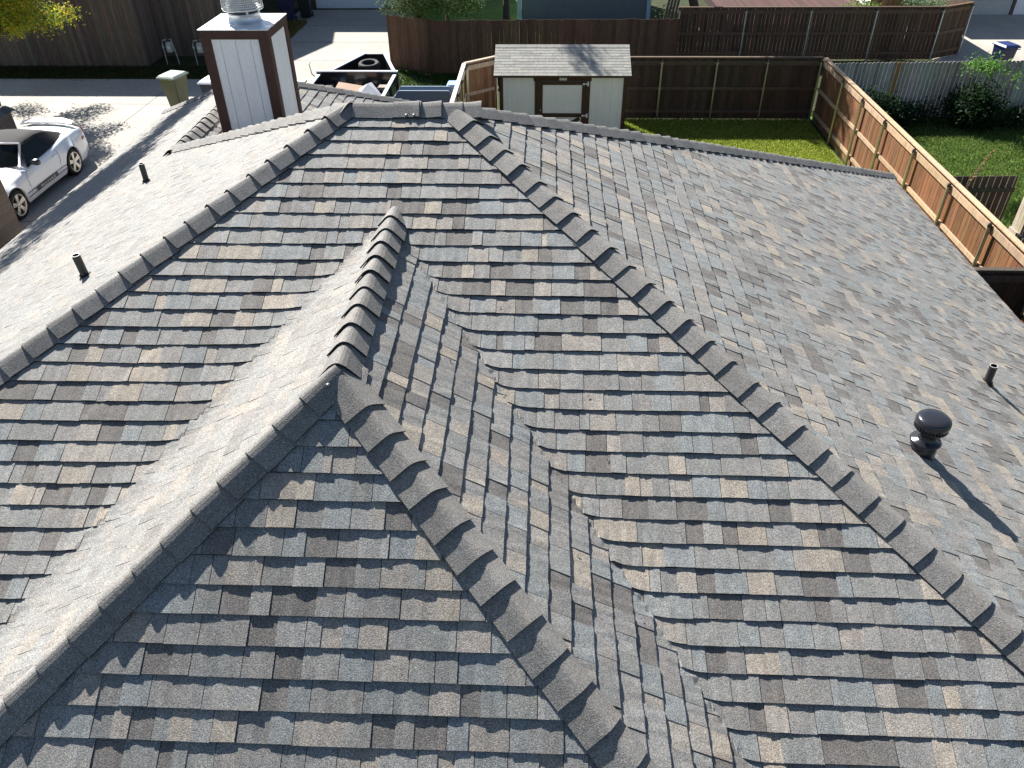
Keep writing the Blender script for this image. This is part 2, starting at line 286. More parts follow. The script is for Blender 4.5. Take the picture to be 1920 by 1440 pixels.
def roof_plane(polys, zf, dn, ref, zref, slope, label, smooth=None, fine_zone=None, seed=1, thr=None, c0=C0, soft=0):
    """poly: ccw convex xy outline; dn: unit horizontal downslope; ref: a point on the top line"""
    polys = polys if isinstance(polys[0][0], tuple) else [polys]; poly = [p for q in polys for p in q]
    rnd = random.Random(seed); b = MB(); cosf = 1/math.sqrt(1+slope*slope); ud = (-dn[1], dn[0])
    us = [p[0]*ud[0]+p[1]*ud[1] for p in poly]; ds = [(p[0]-ref[0])*dn[0]+(p[1]-ref[1])*dn[1] for p in poly]
    umin, umax, dmin, dmax = min(us), max(us), min(ds)/cosf, max(ds)/cosf
    nrm = Vector((dn[0]*slope, dn[1]*slope, 1)).normalized()
    u0r = ref[0]*ud[0]+ref[1]*ud[1]
    cur = [0]
    def pos(u, d, h):
        hd = d*cosf; x = ref[0]+dn[0]*hd+ud[0]*(u-u0r); y = ref[1]+dn[1]*hd+ud[1]*(u-u0r); z = zf(x, y)
        if smooth:
            for fn, r in smooth:
                o = fn(x, y)
                r_ = r(x)*min(1, max(0, -SD-.0-y)/.8+.15)
                df = o-z; th, tj = thr(x) if thr else (9, 0); th += tj*math.sin(cur[0]*12.9898+4.1*(cur[0] % 3))
                if y < -SD+.3 and abs(df) < 6*r_: z = smax(z, o, r_)
                if y < -SD+.1 and df > th: z -= .017*min(1, (df-th)/.012)
        return (x+nrm.x*h, y+nrm.y*h, z+nrm.z*h+GZ)
    def toxy(u, d): hd = d*cosf; return (ref[0]+dn[0]*hd+ud[0]*(u-u0r), ref[1]+dn[1]*hd+ud[1]*(u-u0r))
    convs = []
    for pp in polys:
        cv = [(p[0]*ud[0]+p[1]*ud[1], ((p[0]-ref[0])*dn[0]+(p[1]-ref[1])*dn[1])/cosf) for p in pp]
        if sum(cv[i][0]*cv[(i+1) % len(cv)][1]-cv[(i+1) % len(cv)][0]*cv[i][1] for i in range(len(cv))) < 0: cv.reverse()
        convs.append(cv); b.add([tuple(Vector(toxy(u, d)+(zf(*toxy(u, d))+GZ-.004,))) for u, d in cv], [tuple(range(len(cv)))], (.03, .03, .03), 1)
    k = int((dmin-c0)/EX)-1
    while k*EX+c0-EX < dmax:
        lo = k*EX+c0; hi = lo-EX; k += 1; cur[0] = k; ph = rnd.uniform(0, 6)
        u = umin-rnd.uniform(0, .3); last = None
        while u < umax:
            w = rnd.choice([rnd.uniform(.25, .33), rnd.uniform(.28, .38), rnd.uniform(.22, .30), rnd.uniform(.24, .34), rnd.uniform(.11, .17)]); j = rnd.uniform(-.0025, .0025); hb = rnd.uniform(.0098, .0120)
            nb = 1 if w < .17 else rnd.choice([1, 2, 2, 2, 3]) if w > .26 else rnd.choice([1, 2, 2]); cuts = [0]+sorted(rnd.uniform(.25, .75) if nb == 2 else rnd.uniform(.2+.3*i, .4+.3*i) for i in range(nb-1))+[1]
            par = rnd.choice([0, 0, 1])
            for i in range(nb):
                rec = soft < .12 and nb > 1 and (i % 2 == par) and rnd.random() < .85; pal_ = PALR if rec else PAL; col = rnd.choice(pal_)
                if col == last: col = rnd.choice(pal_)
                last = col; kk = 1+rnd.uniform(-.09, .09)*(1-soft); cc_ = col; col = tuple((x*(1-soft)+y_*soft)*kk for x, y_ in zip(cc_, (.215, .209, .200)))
                ua, ub = u+w*cuts[i], u+w*cuts[i+1]; L = i == 0; Rr = i == nb-1
                if L: ua += .0019
                if Rr: ub -= .0019
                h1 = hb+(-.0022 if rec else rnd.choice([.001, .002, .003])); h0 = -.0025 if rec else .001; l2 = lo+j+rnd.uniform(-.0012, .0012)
                if ub < umin or ua > umax: continue
                xa, ya = toxy((ua+ub)/2, lo-EX/2)
                fine = smooth and any(abs(fn(xa, ya)-zf(xa, ya)) < 6*r(xa)+.1 for fn, r in smooth)
                steps = max(1, int((ub-ua)/(.011 if smooth and any(abs(fn(xa, ya)-zf(xa, ya)) < .16 for fn, r in smooth) else .028))) if fine else max(1, int((ub-ua)/.035)); dst = 3 if fine else 1
                for st in range(steps):
                    a0 = ua+(ub-ua)*st/steps; a1 = ua+(ub-ua)*(st+1)/steps
                    for q, convud in [(q_, c_) for q_ in range(dst) for c_ in convs]:
                        d0 = hi+(l2-hi)*q/dst; d1 = hi+(l2-hi)*(q+1)/dst
                        pg = clip_convex([(a0, d0), (a1, d0), (a1, d1), (a0, d1)], convud)
                        if len(pg) < 3: continue
                        hh = lambda uu, d: h0+(h1-h0+.001+.0015*math.sin(uu*41+ph)+.0011*math.sin(uu*97+2*ph)-.001)*max(0, min(1, (d-hi)/EX))
                        top = [pos(uu, dd, hh(uu, dd)) for uu, dd in pg]; n = len(pg)
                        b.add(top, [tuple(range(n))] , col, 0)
                        for e in range(n):
                            p0, p1 = pg[e], pg[(e+1) % n]
                            if abs(p0[0]-p1[0]) < 1e-6 and not ((st == 0 and abs(p0[0]-a0) < 1e-6) or (st == steps-1 and abs(p0[0]-a1) < 1e-6)): continue
                            if abs(p0[1]-p1[1]) < 1e-6 and abs(p0[1]-l2) > 1e-6: continue
                            b.add([pos(*p0, hh(*p0)), pos(*p1, hh(*p1)), pos(*p1, -.003), pos(*p0, -.003)], [(0, 1, 2, 3)], col, 0 if abs(p0[1]-p1[1]) > 1e-6 else 1)
            u += w
    o = b.build('roof_slope', ['shingle', 'lip'], house); o['label'] = label; return o
def line_x(y0): return y0
YJ = SW*PE/P
kF = PE/P
# front slope (faces the camera)
roof_plane([(0, 0), (-A_, 0), (-A_-WW, -WW*kF), (WE, -WE*kF)], zF, (0, -1), (0, 0), 0, P, 'wide front slope below the short main ridge, courses running left to right', [(lambda x, y: min(zDW(x, y), zDE(x, y)), lambda x: .09 if x < XD else .04)], seed=3, thr=lambda x: (-.025, .0) if x < XD else (.035, .010))
# east slope
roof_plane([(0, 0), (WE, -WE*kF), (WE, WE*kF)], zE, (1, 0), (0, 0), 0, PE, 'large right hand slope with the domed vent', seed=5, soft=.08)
# west slope, main + wing
roof_plane([[(-A_, 0), (XR, YJ), (-A_-WW, YJ), (-A_-WW, -WW*kF)], [(XR, YJ), (XR, YE), (-A_-WW, YE+WW-SW), (-A_-WW, YJ)]], zW, (-1, 0), (-A_, 0), 0, PE, 'bright left hand slope with two pipes, catching the sun', seed=7, soft=.6)  # soft evens the tab colours, painting in the contrast lost to sun glare
# main back slope, wing east and north slopes
roof_plane([(-A_, 0), (0, 0), (WE, WE*kF), (-A_-WE*1.0+2.0, WE*kF), (XR, YJ)], zB, (0, 1), (0, 0), 0, P, 'rear slope hidden behind the main ridge', seed=9)
roof_plane([(XR, YJ), (XR+(WE-SW)*1.0, YJ), (XR+(YE-YJ)*1.3+3.0, YE+3.9), (XR, YE)] if False else [(XR, YJ-.4), (XR+4.2, YJ-.4+3.2), (XR+3.7, YE+3.7), (XR, YE)], zWE, (1, 0), (XR, YJ), ZR, PE, 'small slope behind the chimney with near vertical courses', seed=11, c0=.1)
roof_plane([(XR, YE), (XR+3.7, YE+3.7), (XR-WW+SW-.0, YE+WW-SW), ], zWN, (0, 1), (XR, YE), ZR, PE, 'far end slope of the rear wing', seed=13)
# dormer wing
ye2 = YD-(ZDr-ZL)/PG; xl = (ZDr-ZL)/PS
yv = -(SD+.0)
roof_plane([(XD, -SD+.12), (XD-xl-.12, (ZL)/P+.1), (XD-xl, ye2), (XD, YD)], zDW, (-1, 0), (XD, YD), ZDr, PS, 'smooth sunlit left slope of the small front wing', soft=.6, smooth= [(zF, lambda x: .09)], seed=15, c0=.08, thr=lambda x: (.045, .006))  # tab colours flattened by soft to imitate the washed-out sunlit look
roof_plane([(XD, -SD+.1), (XD, YD), (XD+xl, ye2), (XD+xl+.1, ZL/P+.1)], zDE, (1, 0), (XD, YD), ZDr, PS, 'right slope of the small front wing, its courses meeting the valley', [(zF, lambda x: .04)], seed=17, c0=.11, thr=lambda x: (-.03, 0))
roof_plane([(XD, YD), (XD-xl, ye2), (XD+xl, ye2)], zG, (0, -1), (XD, YD), ZDr, PG, 'triangular front slope of the small front wing', seed=19, c0=.13)

# ridge and hip caps
CAPC = (.172, .166, .158)
def cap_row(p0, p1, sL, sR, sp, label, rev=False, n0=0, w=.124, over=.02, seed=2, skip_end=0, top_h=.004, lip_h=.021, crease=.029):
    """p0 high end, p1 low end; caps lap so that the lip faces p1. sL,sR unit vectors down each slope, square to the crease"""
    rnd = random.Random(seed); b = MB(); p0 = Vector(p0); p1 = Vector(p1); d = (p1-p0); L = d.length; d.normalize(); sL = Vector(sL).normalized(); sR = Vector(sR).normalized()
    nrm = -(sL+sR).normalized() if (sL+sR).length > 1e-3 else Vector((0, 0, 1))
    if nrm.z < 0: nrm = -nrm
    t = 0; XS = [-1, -.85, -.65, -.4, -.2, -.09, -.03, .03, .09, .2, .4, .65, .85, 1]; N = len(XS)-1; rho = .007
    while t < L-skip_end:
        a0 = t-.05; a1 = t+sp+rnd.uniform(-.010, .010); yaw = rnd.uniform(-.04, .04); ww = w+rnd.uniform(-.006, .006); lh = lip_h+rnd.uniform(-.004, .006)
        kk = 1+rnd.uniform(-.10, .14); col = tuple(x*kk for x in CAPC); rows = []
        for q in range(5):
            fr = q/4; s_ = a0+(a1-a0)*fr; h = top_h+(lh-top_h)*(fr**1.5); row = []
            for j in range(N+1):
                x = XS[j]*ww; sgn = 1 if x > 0 else -1
                pos_ = .5*(sL+sR)*(math.sqrt(x*x+rho*rho)-rho)+.5*(sR-sL)*x
                nn = (nrm*max(.25, 1-abs(x)/ww*.55)).normalized()
                side = (sR if x > 0 else sL); ln = side.cross(d).normalized()
                if ln.dot(nrm) < 0: ln = -ln
                k = min(1, abs(x)/.02); nn = (nrm*(1-k)+ln*k).normalized(); ax_ = abs(x)/ww
                row.append((p0+d*(s_+yaw*x)+pos_, nn, h*(1-.12*ax_)+crease*(1-ax_)))
            rows.append(row)
        vs = [r_[0]+r_[1]*(r_[2]+.006) for row in rows for r_ in row]+[r_[0]+r_[1]*(r_[2]-.003) for row in rows for r_ in row]
        vs = [(v[0], v[1], v[2]+GZ) for v in vs]; m_ = N+1; o = 5*m_; fs = []; ed = []
        for q in range(4):
            for j in range(N): fs.append((q*m_+j, q*m_+j+1, (q+1)*m_+j+1, (q+1)*m_+j)); ed.append((o+q*m_+j, o+(q+1)*m_+j, o+(q+1)*m_+j+1, o+q*m_+j+1))
            ed.append((q*m_, (q+1)*m_, o+(q+1)*m_, o+q*m_)); ed.append((q*m_+N, o+q*m_+N, o+(q+1)*m_+N, (q+1)*m_+N))
        for j in range(N): ed.append((4*m_+j, 4*m_+j+1, o+4*m_+j+1, o+4*m_+j)); ed.append((j, o+j, o+j+1, j+1))
        b.add(vs, fs, col, 0); b.add(vs, ed, col, 1); t += sp
    o = b.build('ridge_cap', ['shingle', 'lip'], house); o['label'] = label
    me = o.data; 
    return o
def hip(p0, hd, L, g1, g2, sp, label, **k):
    """hd 3d hip direction; g1,g2 gradients (dz/dx,dz/dy) of the two planes"""
    d = Vector(hd).normalized()
    def sv(g):
        n = Vector((-g[0], -g[1], 1)).normalized(); s_ = n.cross(d).normalized()
        return s_ if s_.z < 0 else -s_
    p0 = Vector(p0); return cap_row(p0, p0+d*L, sv(g1), sv(g2), sp, label, **k)
gF, gE, gW, gB, gDW, gDE, gG = (0, P), (-PE, 0), (PE, 0), (0, -P), (PS, 0), (-PS, 0), (0, PG)
LH = lambda v, h: Vector(v).length*h
hv = (1, -kF, -PE); hip((.04, -.04*kF, -.04*PE), hv, 6.9*Vector(hv).length, gF, gE, .198, 'long right front hip of raised shingle caps', seed=21)
hv = (-1, -kF, -PE); hip((-A_-.0, -.0*kF, -.0*PE), hv, 6.2*Vector(hv).length, gF, gW, .198, 'left front hip of raised shingle caps', seed=22)
hv = (1, kF, -PE); hip((.05, .05*kF, -.05*PE), hv, 7.0*Vector(hv).length, gB, gE, .198, 'right rear hip of raised shingle caps', seed=23)
hv = (-1, kF, -PE); hip((-A_, 0, 0), hv, 3.15*Vector(hv).length, gW, gB, .198, 'left rear hip of raised shingle caps', seed=24)
hip((XD, -SD+.13, ZDr+.022), (0, -1, -.011), (-SD-YD)+.13, gDW, gDE, .2, 'short level ridge of the small front wing', seed=25, skip_end=.06)
hv = (-1, -PS/PG, -PS); hip((XD-.02, YD-.02, ZDr-.015), hv, 4.2*Vector(hv).length, gG, gDW, .198, 'left hip of the small front wing', seed=26, crease=.036)
hv = (1, -PS/PG, -PS); hip((XD+.05, YD-.05, ZDr-.035), hv, 4.2*Vector(hv).length, gG, gDE, .198, 'right hip of the small front wing', seed=27)
hip((XR, YE, ZR), (0, -1, 0), YE-YJ+.05, gW, gE, .18, 'level ridge of the rear wing beside the chimney', seed=28)
hip((XR, YE, ZR), (1, 1, -PE), 3.6*1.5, gE, (0, -PE), .19, 'right hip of the rear wing', seed=29)
hip((XR, YE, ZR), (-1, 1, -PE), (WW-SW)*1.5, gW, (0, -PE), .19, 'left hip of the rear wing', seed=30)
# main ridge: caps lap outward from the saddle cap in the middle
hip((-.30, 0, .004), (-1, 0, 0), .47, gF, gB, .165, 'left half of the short main ridge', seed=31, lip_h=.008)
hip((-.42, 0, .004), (1, 0, 0), .52, gF, gB, .165, 'right half of the short main ridge', seed=32, lip_h=.018)
hip((-.42, 0, .012), (1, 0, 0), .16, gF, gB, .17, 'saddle cap nailed over the middle of the main ridge', seed=33, lip_h=.012)
# junction saddle caps
def patch(pts, label, th=.01, col=CAPC):
    b = MB(); n = len(pts); v = [(x, y, z+GZ) for x, y, z in pts]; b.add(v+[(x, y, z-th) for x, y, z in v], [tuple(range(n))], col, 0)
    b.add(v+[(x, y, z-th) for x, y, z in v], [(i, n+i, n+(i+1) % n, (i+1) % n) for i in range(n)], col, 1); o = b.build('ridge_cap', ['shingle', 'lip'], house); o['label'] = label; return o
def saddle(c, dirs, zs, label, r=.17, h=.03):
    b = MB(); vs = [(c[0], c[1], c[2]+h+GZ)]; n = len(dirs)
    for (dx, dy), z in zip(dirs, zs): vs.append((c[0]+dx, c[1]+dy, z+GZ))
    vs += [(x, y, z-.008) for x, y, z in vs]; b.add(vs, [(0, i+1, (i+1) % n+1) for i in range(n)], tuple(x*1.15 for x in CAPC), 0); o = n+1
    b.add(vs, [(i+1, o+i+1, o+(i+1) % n+1, (i+1) % n+1) for i in range(n)], CAPC, 1); q = b.build('ridge_cap', ['shingle', 'lip'], house); q['label'] = label
h_ = .030
def nz(f, x, y): return f(x, y)+h_
cx_, cy_ = XD, YD
D = [(-.005, .17), (-.14, .10), (-.17, -.05), (-.12, -.16), (0, -.075), (.09, -.15), (.15, -.02), (.14, .12)]
def dz(x, y): return min(zDW(x, y), zDE(x, y), zG(x, y))+.026
saddle((cx_, cy_, ZDr+.01), D, [dz(cx_+a, cy_+b) for a, b in D], 'folded saddle cap where the small wing ridge meets its two hips', h=.026)
b = MB()
for x, y, z in ((XD-.03, YD-.10, dz(XD-.03, YD-.1)+.03), (XD+.0, YD-.16, dz(XD, YD-.16)+.0), (-.36, -.11, zF(0, -.11)+.036), (-.30, -.11, zF(0, -.11)+.036)): b = MB(); b.lathe([(0, .007), (.008, .006), (.012, .001), (.012, -.004)], (x, y, z+GZ), (0, -.4, 1), 10); b.build('nail_head', 'lead', house, True)
D = [(.15, .09), (.0, .12), (-.12, .11), (-.15, 0), (-.12, -.11), (.0, -.12), (.15, -.09)]
da = lambda x, y: min(zF(x, y), zB(x, y), zW(x, y))+.02
saddle((-A_+.02, 0, 0), D, [da(-A_+.02+a, b) for a, b in D], 'folded saddle cap at the left end of the main ridge', h=.024)
# specks of debris lying on the shingles
b = MB(); rd = random.Random(12)
for k in range(46):
    x, y = rd.uniform(-3.5, 3.8), rd.uniform(-4.2, -.3)
    if x < XD-2.2 or abs(x-XD) < .35: continue
    zz = max(zF(x, y), min(zDW(x, y), zDE(x, y), zG(x, y)), zE(x, y) if x > -y/kF else -9) if x <= -y/kF else zE(x, y)
    a = rd.uniform(0, 6.28); l = rd.uniform(.004, .014); p = Vector((x, y, zz+GZ+.013)); d = Vector((math.cos(a), math.sin(a), 0)); b.tube([p-d*l, p+d*l*.3+Vector((0, 0, .002)), p+d*l], [.0015, .003, .001], 5, rd.choice([(.04, .03, .02), (.1, .07, .04), (.35, .3, .2)]))
tag(tag(b.build('roof_debris', 'leaf'), kind='stuff'), 'tiny twigs and leaf bits scattered on the front slopes', 'debris')
# fascia + drip edge + walls
b = MB(); F = [(-A_-WW, -WW*kF, ZW), (-A_-WW, YE+WW-SW, ZW), ]
b.bar((F[0][0]-.012, F[0][1], ZW+GZ-.085), (F[1][0]-.012, F[1][1], ZW+GZ-.085), .02, .15, (0, 0, 1), (.05, .035, .03)); b.build('fascia', 'paint', house); b = MB()
b.bar((WE+.012, -WE*kF, ZE+GZ-.085), (WE+.012, WE*kF, ZE+GZ-.085), .02, .15, (0, 0, 1), (.05, .035, .03))
b.build('fascia', 'paint', house)
b = MB(); b.box(-A_-WW+.5, WE-.5, -6.6, 6.9, -.02, 2.35); b.box(-A_-WW+.5, -.6, 6.9, YE+WW-SW-.5, -.02, 2.35); b.build('wall', 'brick', house)

# pipes and the domed vent on the roof
def vent_pipe(x, y, zf, h, r, tilt=(0, 0), label='', slope_n=(0, 0, 1)):
    z = zf(x, y)+GZ; ax = Vector((tilt[0], tilt[1], 1)).normalized(); n = Vector(slope_n).normalized(); t = Vector((x, y, z-.03))
    b = MB(); top = t+ax*(h+.03); b.tube([t, top], r, 20, (.035, .035, .038), cap=False); 
    u = ax.orthogonal().normalized(); w = ax.cross(u)
    vs = [top+(u*math.cos(k*.314)+w*math.sin(k*.314))*r for k in range(20)]+[top+(u*math.cos(k*.314)+w*math.sin(k*.314))*r*.84 for k in range(20)]+[top-ax*.12+(u*math.cos(k*.314)+w*math.sin(k*.314))*r*.84 for k in range(20)]
    b.add(vs, [(k, (k+1) % 20, 20+(k+1) % 20, 20+k) for k in range(20)], (.5, .5, .5)); b.add(vs, [(20+k, 20+(k+1) % 20, 40+(k+1) % 20, 40+k) for k in range(20)]+[tuple(40+k for k in range(20))], (.02, .02, .02))  # rim ring coloured pale to paint in its highlight
    p = b.build('vent_pipe', 'plastic', house); p['label'] = label
    b = MB(); c = Vector((x, y, z)); b.lathe([(r*1.75, .009), (r*1.6, .016), (r*1.15, .022), (r*1.03, .04)], c, n, 20); b.build('flashing', 'rubber', p); return p
gn = lambda g: (-g[0], -g[1], 1)
vent_pipe(-2.948, -.883, zW, .20, .032, (-.06, -.02), 'nearer black pipe on the bright left slope', gn(gW))
vent_pipe(-3.845, 2.104, zW, .225, .032, (0, 0), 'farther black pipe on the bright left slope', gn(gW))
vent_pipe(5.073, -.096, zE, .215, .036, (-.05, -.02), 'black pipe on the right slope above the domed vent', gn(gE))
pw = vent_pipe(-1.45, 5.15, zWE, .26, .05, (0, 0), 'grey collared pipe right of the chimney', gn(gE))
b = MB(); b.tube([(-1.45, 5.15, zWE(-1.45, 5.15)+GZ+.20), (-1.45, 5.15, zWE(-1.45, 5.15)+GZ+.262)], .062, 20, cap=False); b.build('collar', 'lead', pw)
tx, ty = 3.47, -2.02; tz = zE(tx, ty)+GZ
tv = empty('roof_vent', (tx, ty, tz)); tv.parent = house; tv.matrix_parent_inverse = Matrix.Translation(-house.location); tv['label'] = 'black domed exhaust vent with slotted collar on the right slope'
VS = .84
_n0 = len(S.objects)
b = MB(); b.lathe([(.20, -.035), (.12, -.03)], (tx, ty, tz+.03), gn(gE), 28); b.lathe([(.112, -.06), (.11, .04), (.102, .115), (.096, .12)], (tx, ty, tz), (0, 0, 1), 28); b.build('flashing', 'turbine_black', tv, True)
b = MB(); b.lathe([(.09, .115), (.118, .108), (.126, .118), (.118, .13), (.075, .135), (.066, .15), (.064, .20), (.095, .225), (.125, .24)], (tx, ty, tz), (0, 0, 1), 28); b.build('collar', 'turbine_black', tv, True)
b = MB(); b.lathe([(.125, .24), (.134, .245), (.134, .252)], (tx, ty, tz), (0, 0, 1), 32)
for k in range(32):
    t = 2*math.pi*k/32; x, y = tx+.129*math.cos(t), ty+.129*math.sin(t); b.bar((x, y, tz+.25), (x, y, tz+.285), .011, .006, (math.cos(t), math.sin(t), 0))
b.lathe([(.12, .245), (.12, .29)], (tx, ty, tz), (0, 0, 1), 24); b.build('slotted_band', 'turbine_black', tv)
b = MB(); b.lathe([(.134, .283), (.137, .287), (.137, .315), (.132, .33), (.118, .342), (.08, .35), (.03, .353), (.0005, .3535)], (tx, ty, tz), (0, 0, 1), 36); b.build('dome_cap', 'turbine_black', tv, True)

for o_ in list(tv.children):
    o_.data.transform(Matrix.Translation((tx, ty, tz)) @ Matrix.Diagonal((VS, VS, .93, 1)) @ Matrix.Translation((-tx, -ty, -tz)))

# chimney
X0, X1, Y0, Y1, ZT = -3.745, -2.905, 4.38, 5.24, -.445+6.1
zb = zWE(X1, 0)+GZ-.25
ch = empty('chimney', (X0, Y0, zb)); ch.parent = house; ch.matrix_parent_inverse = Matrix.Translation(-house.location); ch['label'] = 'boxed chimney with white panels, brown trim and a metal spark screen'
b = MB(); g = .012
def panels(ax, c, s0, s1, n, out):   # grooved siding
    w = (s1-s0)/n
    for i in range(n):
        a0, a1 = s0+i*w+.004, s0+(i+1)*w-.004
        if ax == 'y': b.box(a0, a1, min(c, c+out*.012), max(c, c+out*.012), zb, ZT-.03)
        else: b.box(min(c, c+out*.012), max(c, c+out*.012), a0, a1, zb, ZT-.03)
panels('y', Y0, X0+.02, X1-.02, 4, -1); panels('x', X1, Y0+.02, Y1-.02, 4, 1); panels('y', Y1, X0+.02, X1-.02, 4, 1); panels('x', X0, Y0+.02, Y1-.02, 4, -1)
b.build('siding', 'white_paint', ch)
b = MB(); b.box(X0+.002, X1-.002, Y0+.002, Y1-.002, zb, ZT-.04); b.build('core', 'cream_paint', ch)
b = MB(); t = .03; w = .105
for x in (X0, X1):
    for y in (Y0, Y1):
        sx = 1 if x == X0 else -1; sy = 1 if y == Y0 else -1
        b.box(*sorted((x-sx*t, x+sx*w)), *sorted((y-sy*t, y)), zb, ZT-.11); b.box(*sorted((x-sx*t, x)), *sorted((y, y+sy*w)), zb, ZT-.11)
b.box(X0-t-.003, X1+t+.003, Y0-t-.003, Y0, ZT-.11, ZT); b.box(X0-t-.003, X1+t+.003, Y1, Y1+t+.003, ZT-.11, ZT); b.box(X0-t-.003, X0, Y0, Y1, ZT-.11, ZT); b.box(X1, X1+t+.003, Y0, Y1, ZT-.11, ZT)
b.build('trim', 'brown_trim', ch, bevel=.004)
b = MB(); b.box(X0-t-.012, X1+t+.012, Y0-t-.012, Y1+t+.012, ZT+.001, ZT+.012); b.build('chase_cover', 'white_metal', ch, bevel=.003)
cx, cy = (X0+X1)/2+.03, (Y0+Y1)/2+.0
b = MB(); b.lathe([(.235, .0), (.225, .012), (.215, .02), (.205, .10), (.212, .115), (.195, .118)], (cx, cy, ZT+.012), (0, 0, 1), 36); b.build('collar', 'galvanised', ch, True)
b = MB(); b.lathe([(.188, .10), (.188, .17)], (cx, cy, ZT+.012), (0, 0, 1), 30)
b.build('flue', 'abs_pipe', ch, True)
b = MB()
for k in range(4): a = k*math.pi/2+.55; b.bar((cx+.2*math.cos(a), cy+.2*math.sin(a), ZT+.11), (cx+.2*math.cos(a), cy+.2*math.sin(a), ZT+.175), .03, .004, (math.cos(a), math.sin(a), 0))
b.lathe([(.18, .158), (.265, .158), (.27, .165), (.27, .18), (.262, .18), (.18, .166)], (cx, cy, ZT+.012), (0, 0, 1), 40)
b.build('base_ring', 'galvanised', ch)
b = MB(); zs = ZT+.19; H = .42
for k in range(64):
    a = 2*math.pi*k/64; b.tube([(cx+.262*math.cos(a), cy+.262*math.sin(a), zs), (cx+.262*math.cos(a), cy+.262*math.sin(a), zs+H)], .0032, 4, cap=False)
for k in range(17):
    z = zs+H*k/16; b.lathe([(.259, z-.0035), (.266, z-.0035), (.266, z+.0035), (.259, z+.0035)], (cx, cy, 0), (0, 0, 1), 32)
b.build('spark_screen', 'galvanised', ch)
b = MB(); b.lathe([(.3, H), (.3, H+.02), (.2, H+.06), (.001, H+.08)], (cx, cy, zs), (0, 0, 1), 32); b.lathe([(.19, .0), (.16, .1), (.10, .13), (.10, .3)], (cx, cy, zs-.02), (0, 0, 1), 24); b.build('rain_cap', 'galvanised', ch, True)

# ------------------------------------------------------------------ fences
def fence(name, A, B, h, label, side=1, bw=.14, col=(.10, .055, .03), railcol=None, postcol=(.45, .47, .45), post_sp=2.4, posts=None, cap=True, gap=.004, dog=False, nrails=3, hv=.0, railside=None, seed=0, base=.0, postr=.03, group=None, post_kind='round', odd=None, kick=False, cat='fence'):
    rnd = random.Random(seed+int(abs(A[0]*7+A[1]*13))); A = Vector((A[0], A[1], 0)); B = Vector((B[0], B[1], 0)); d = (B-A); L = d.length; d.normalize(); n = Vector((-d.y, d.x, 0))*side
    root = empty(name, (A.x, A.y, base), label, cat, group)
    b = MB(); s_ = 0; i = 0
    while s_ < L-.02:
        w = min(bw, L-s_); hh = h+rnd.uniform(-hv, hv); a = A+d*(s_+gap/2); c = A+d*(s_+w-gap/2); o = rnd.uniform(-.003, .003); k = rnd.uniform(.72, 1.25); cc = tuple(x*k*(1+rnd.uniform(-.08, .08)) for x in col)
        if odd and i in odd: cc = odd[i]
        i += 1; f = n*(.0+o); t = -n*.016+f; le = rnd.uniform(-.002, .002)
        if dog:
            e = d*.028; q = [a+f, c+f, c+f+Vector((0, 0, hh-.03)), c-e+f+Vector((0, 0, hh)), a+e+f+Vector((0, 0, hh)), a+f+Vector((0, 0, hh-.03))]
            q = [p+Vector((0, 0, base)) for p in q]; r_ = [p-n*.016 for p in q]
            b.add(q+r_, [(0, 1, 2, 3, 4, 5), (11, 10, 9, 8, 7, 6)]+[(j, j+6, (j+1) % 6+6, (j+1) % 6) for j in range(6)], cc)
        else:
            q = [a+f, c+f, c+t, a+t]; b.hexa([p+Vector((0, 0, base+.02)) for p in q]+[p+Vector((0, 0, base+hh))+d*le for p in q], cc)
        s_ += w
    b.build('board_panel', 'wood', root)
    rc = railcol or tuple(x*1.3 for x in col)
    if nrails:
        for z in ([.25, h*.52, h-.13] if nrails == 3 else [.3, h-.3]):
            b = MB(); s_ = 0
            while s_ < L-.01:
                e = min(L, s_+post_sp); b.bar(A+d*(s_+.002)+n*.025+Vector((0, 0, base+z)), A+d*(e-.002)+n*.025+Vector((0, 0, base+z)), .038, .09 if z < h-.2 else .13, (0, 0, 1), jit(rc, .12)); s_ = e
            b.build('rail', 'wood', root)
    if cap:
        b = MB(); s_ = 0
        while s_ < L-.01:
            e = min(L, s_+post_sp); b.bar(A+d*(s_+.002)+n*.006+Vector((0, 0, base+h+.022)), A+d*(e-.002)+n*.006+Vector((0, 0, base+h+.022)), .11, .034, (0, 0, 1), jit(tuple(x*1.15 for x in rc), .08)); s_ = e
        b.build('top_cap', 'wood', root, bevel=.004)
    if nrails and post_kind:
        pl = posts if posts is not None else [k*post_sp for k in range(int(L/post_sp)+1)]
        for s_ in pl:
            p = A+d*s_+n*.085+Vector((0, 0, base)); b = MB()
            if post_kind == 'round':
                b.tube([p, p+Vector((0, 0, h-.04))], postr, 12, postcol); b.lathe([(postr*1.15, -.05), (postr*1.15, 0), (postr*.8, .025), (.002, .035)], p+Vector((0, 0, h-.04)), (0, 0, 1), 12, (.12, .12, .12))
                for z in (.25, h*.52, h-.13): b.bar(p-d*.06+Vector((0, 0, z))-n*.03, p+d*.06+Vector((0, 0, z))-n*.03, .012, .03, (0, 0, 1), (.3, .3, .28))
                b.build('post', 'metal', root)
            else: b.box(p.x-.045, p.x+.045, p.y-.045, p.y+.045, 0, h, postcol); b.build('post', 'wood', root)
    return root
RED = (.21, .098, .048)
fence('wooden_fence', (8.95, 17.85), (8.95, 2.6), 1.8, 'long reddish brown board fence with pale rails and cap along the right of the roof', side=-1, col=RED, railcol=(.46, .32, .21), posts=[2.0, 3.65, 5.3, 7.17, 9.05, 10.85, 12.65, 14.4], post_sp=1.83, gap=.009, postcol=(.52, .50, .40), postr=.033)
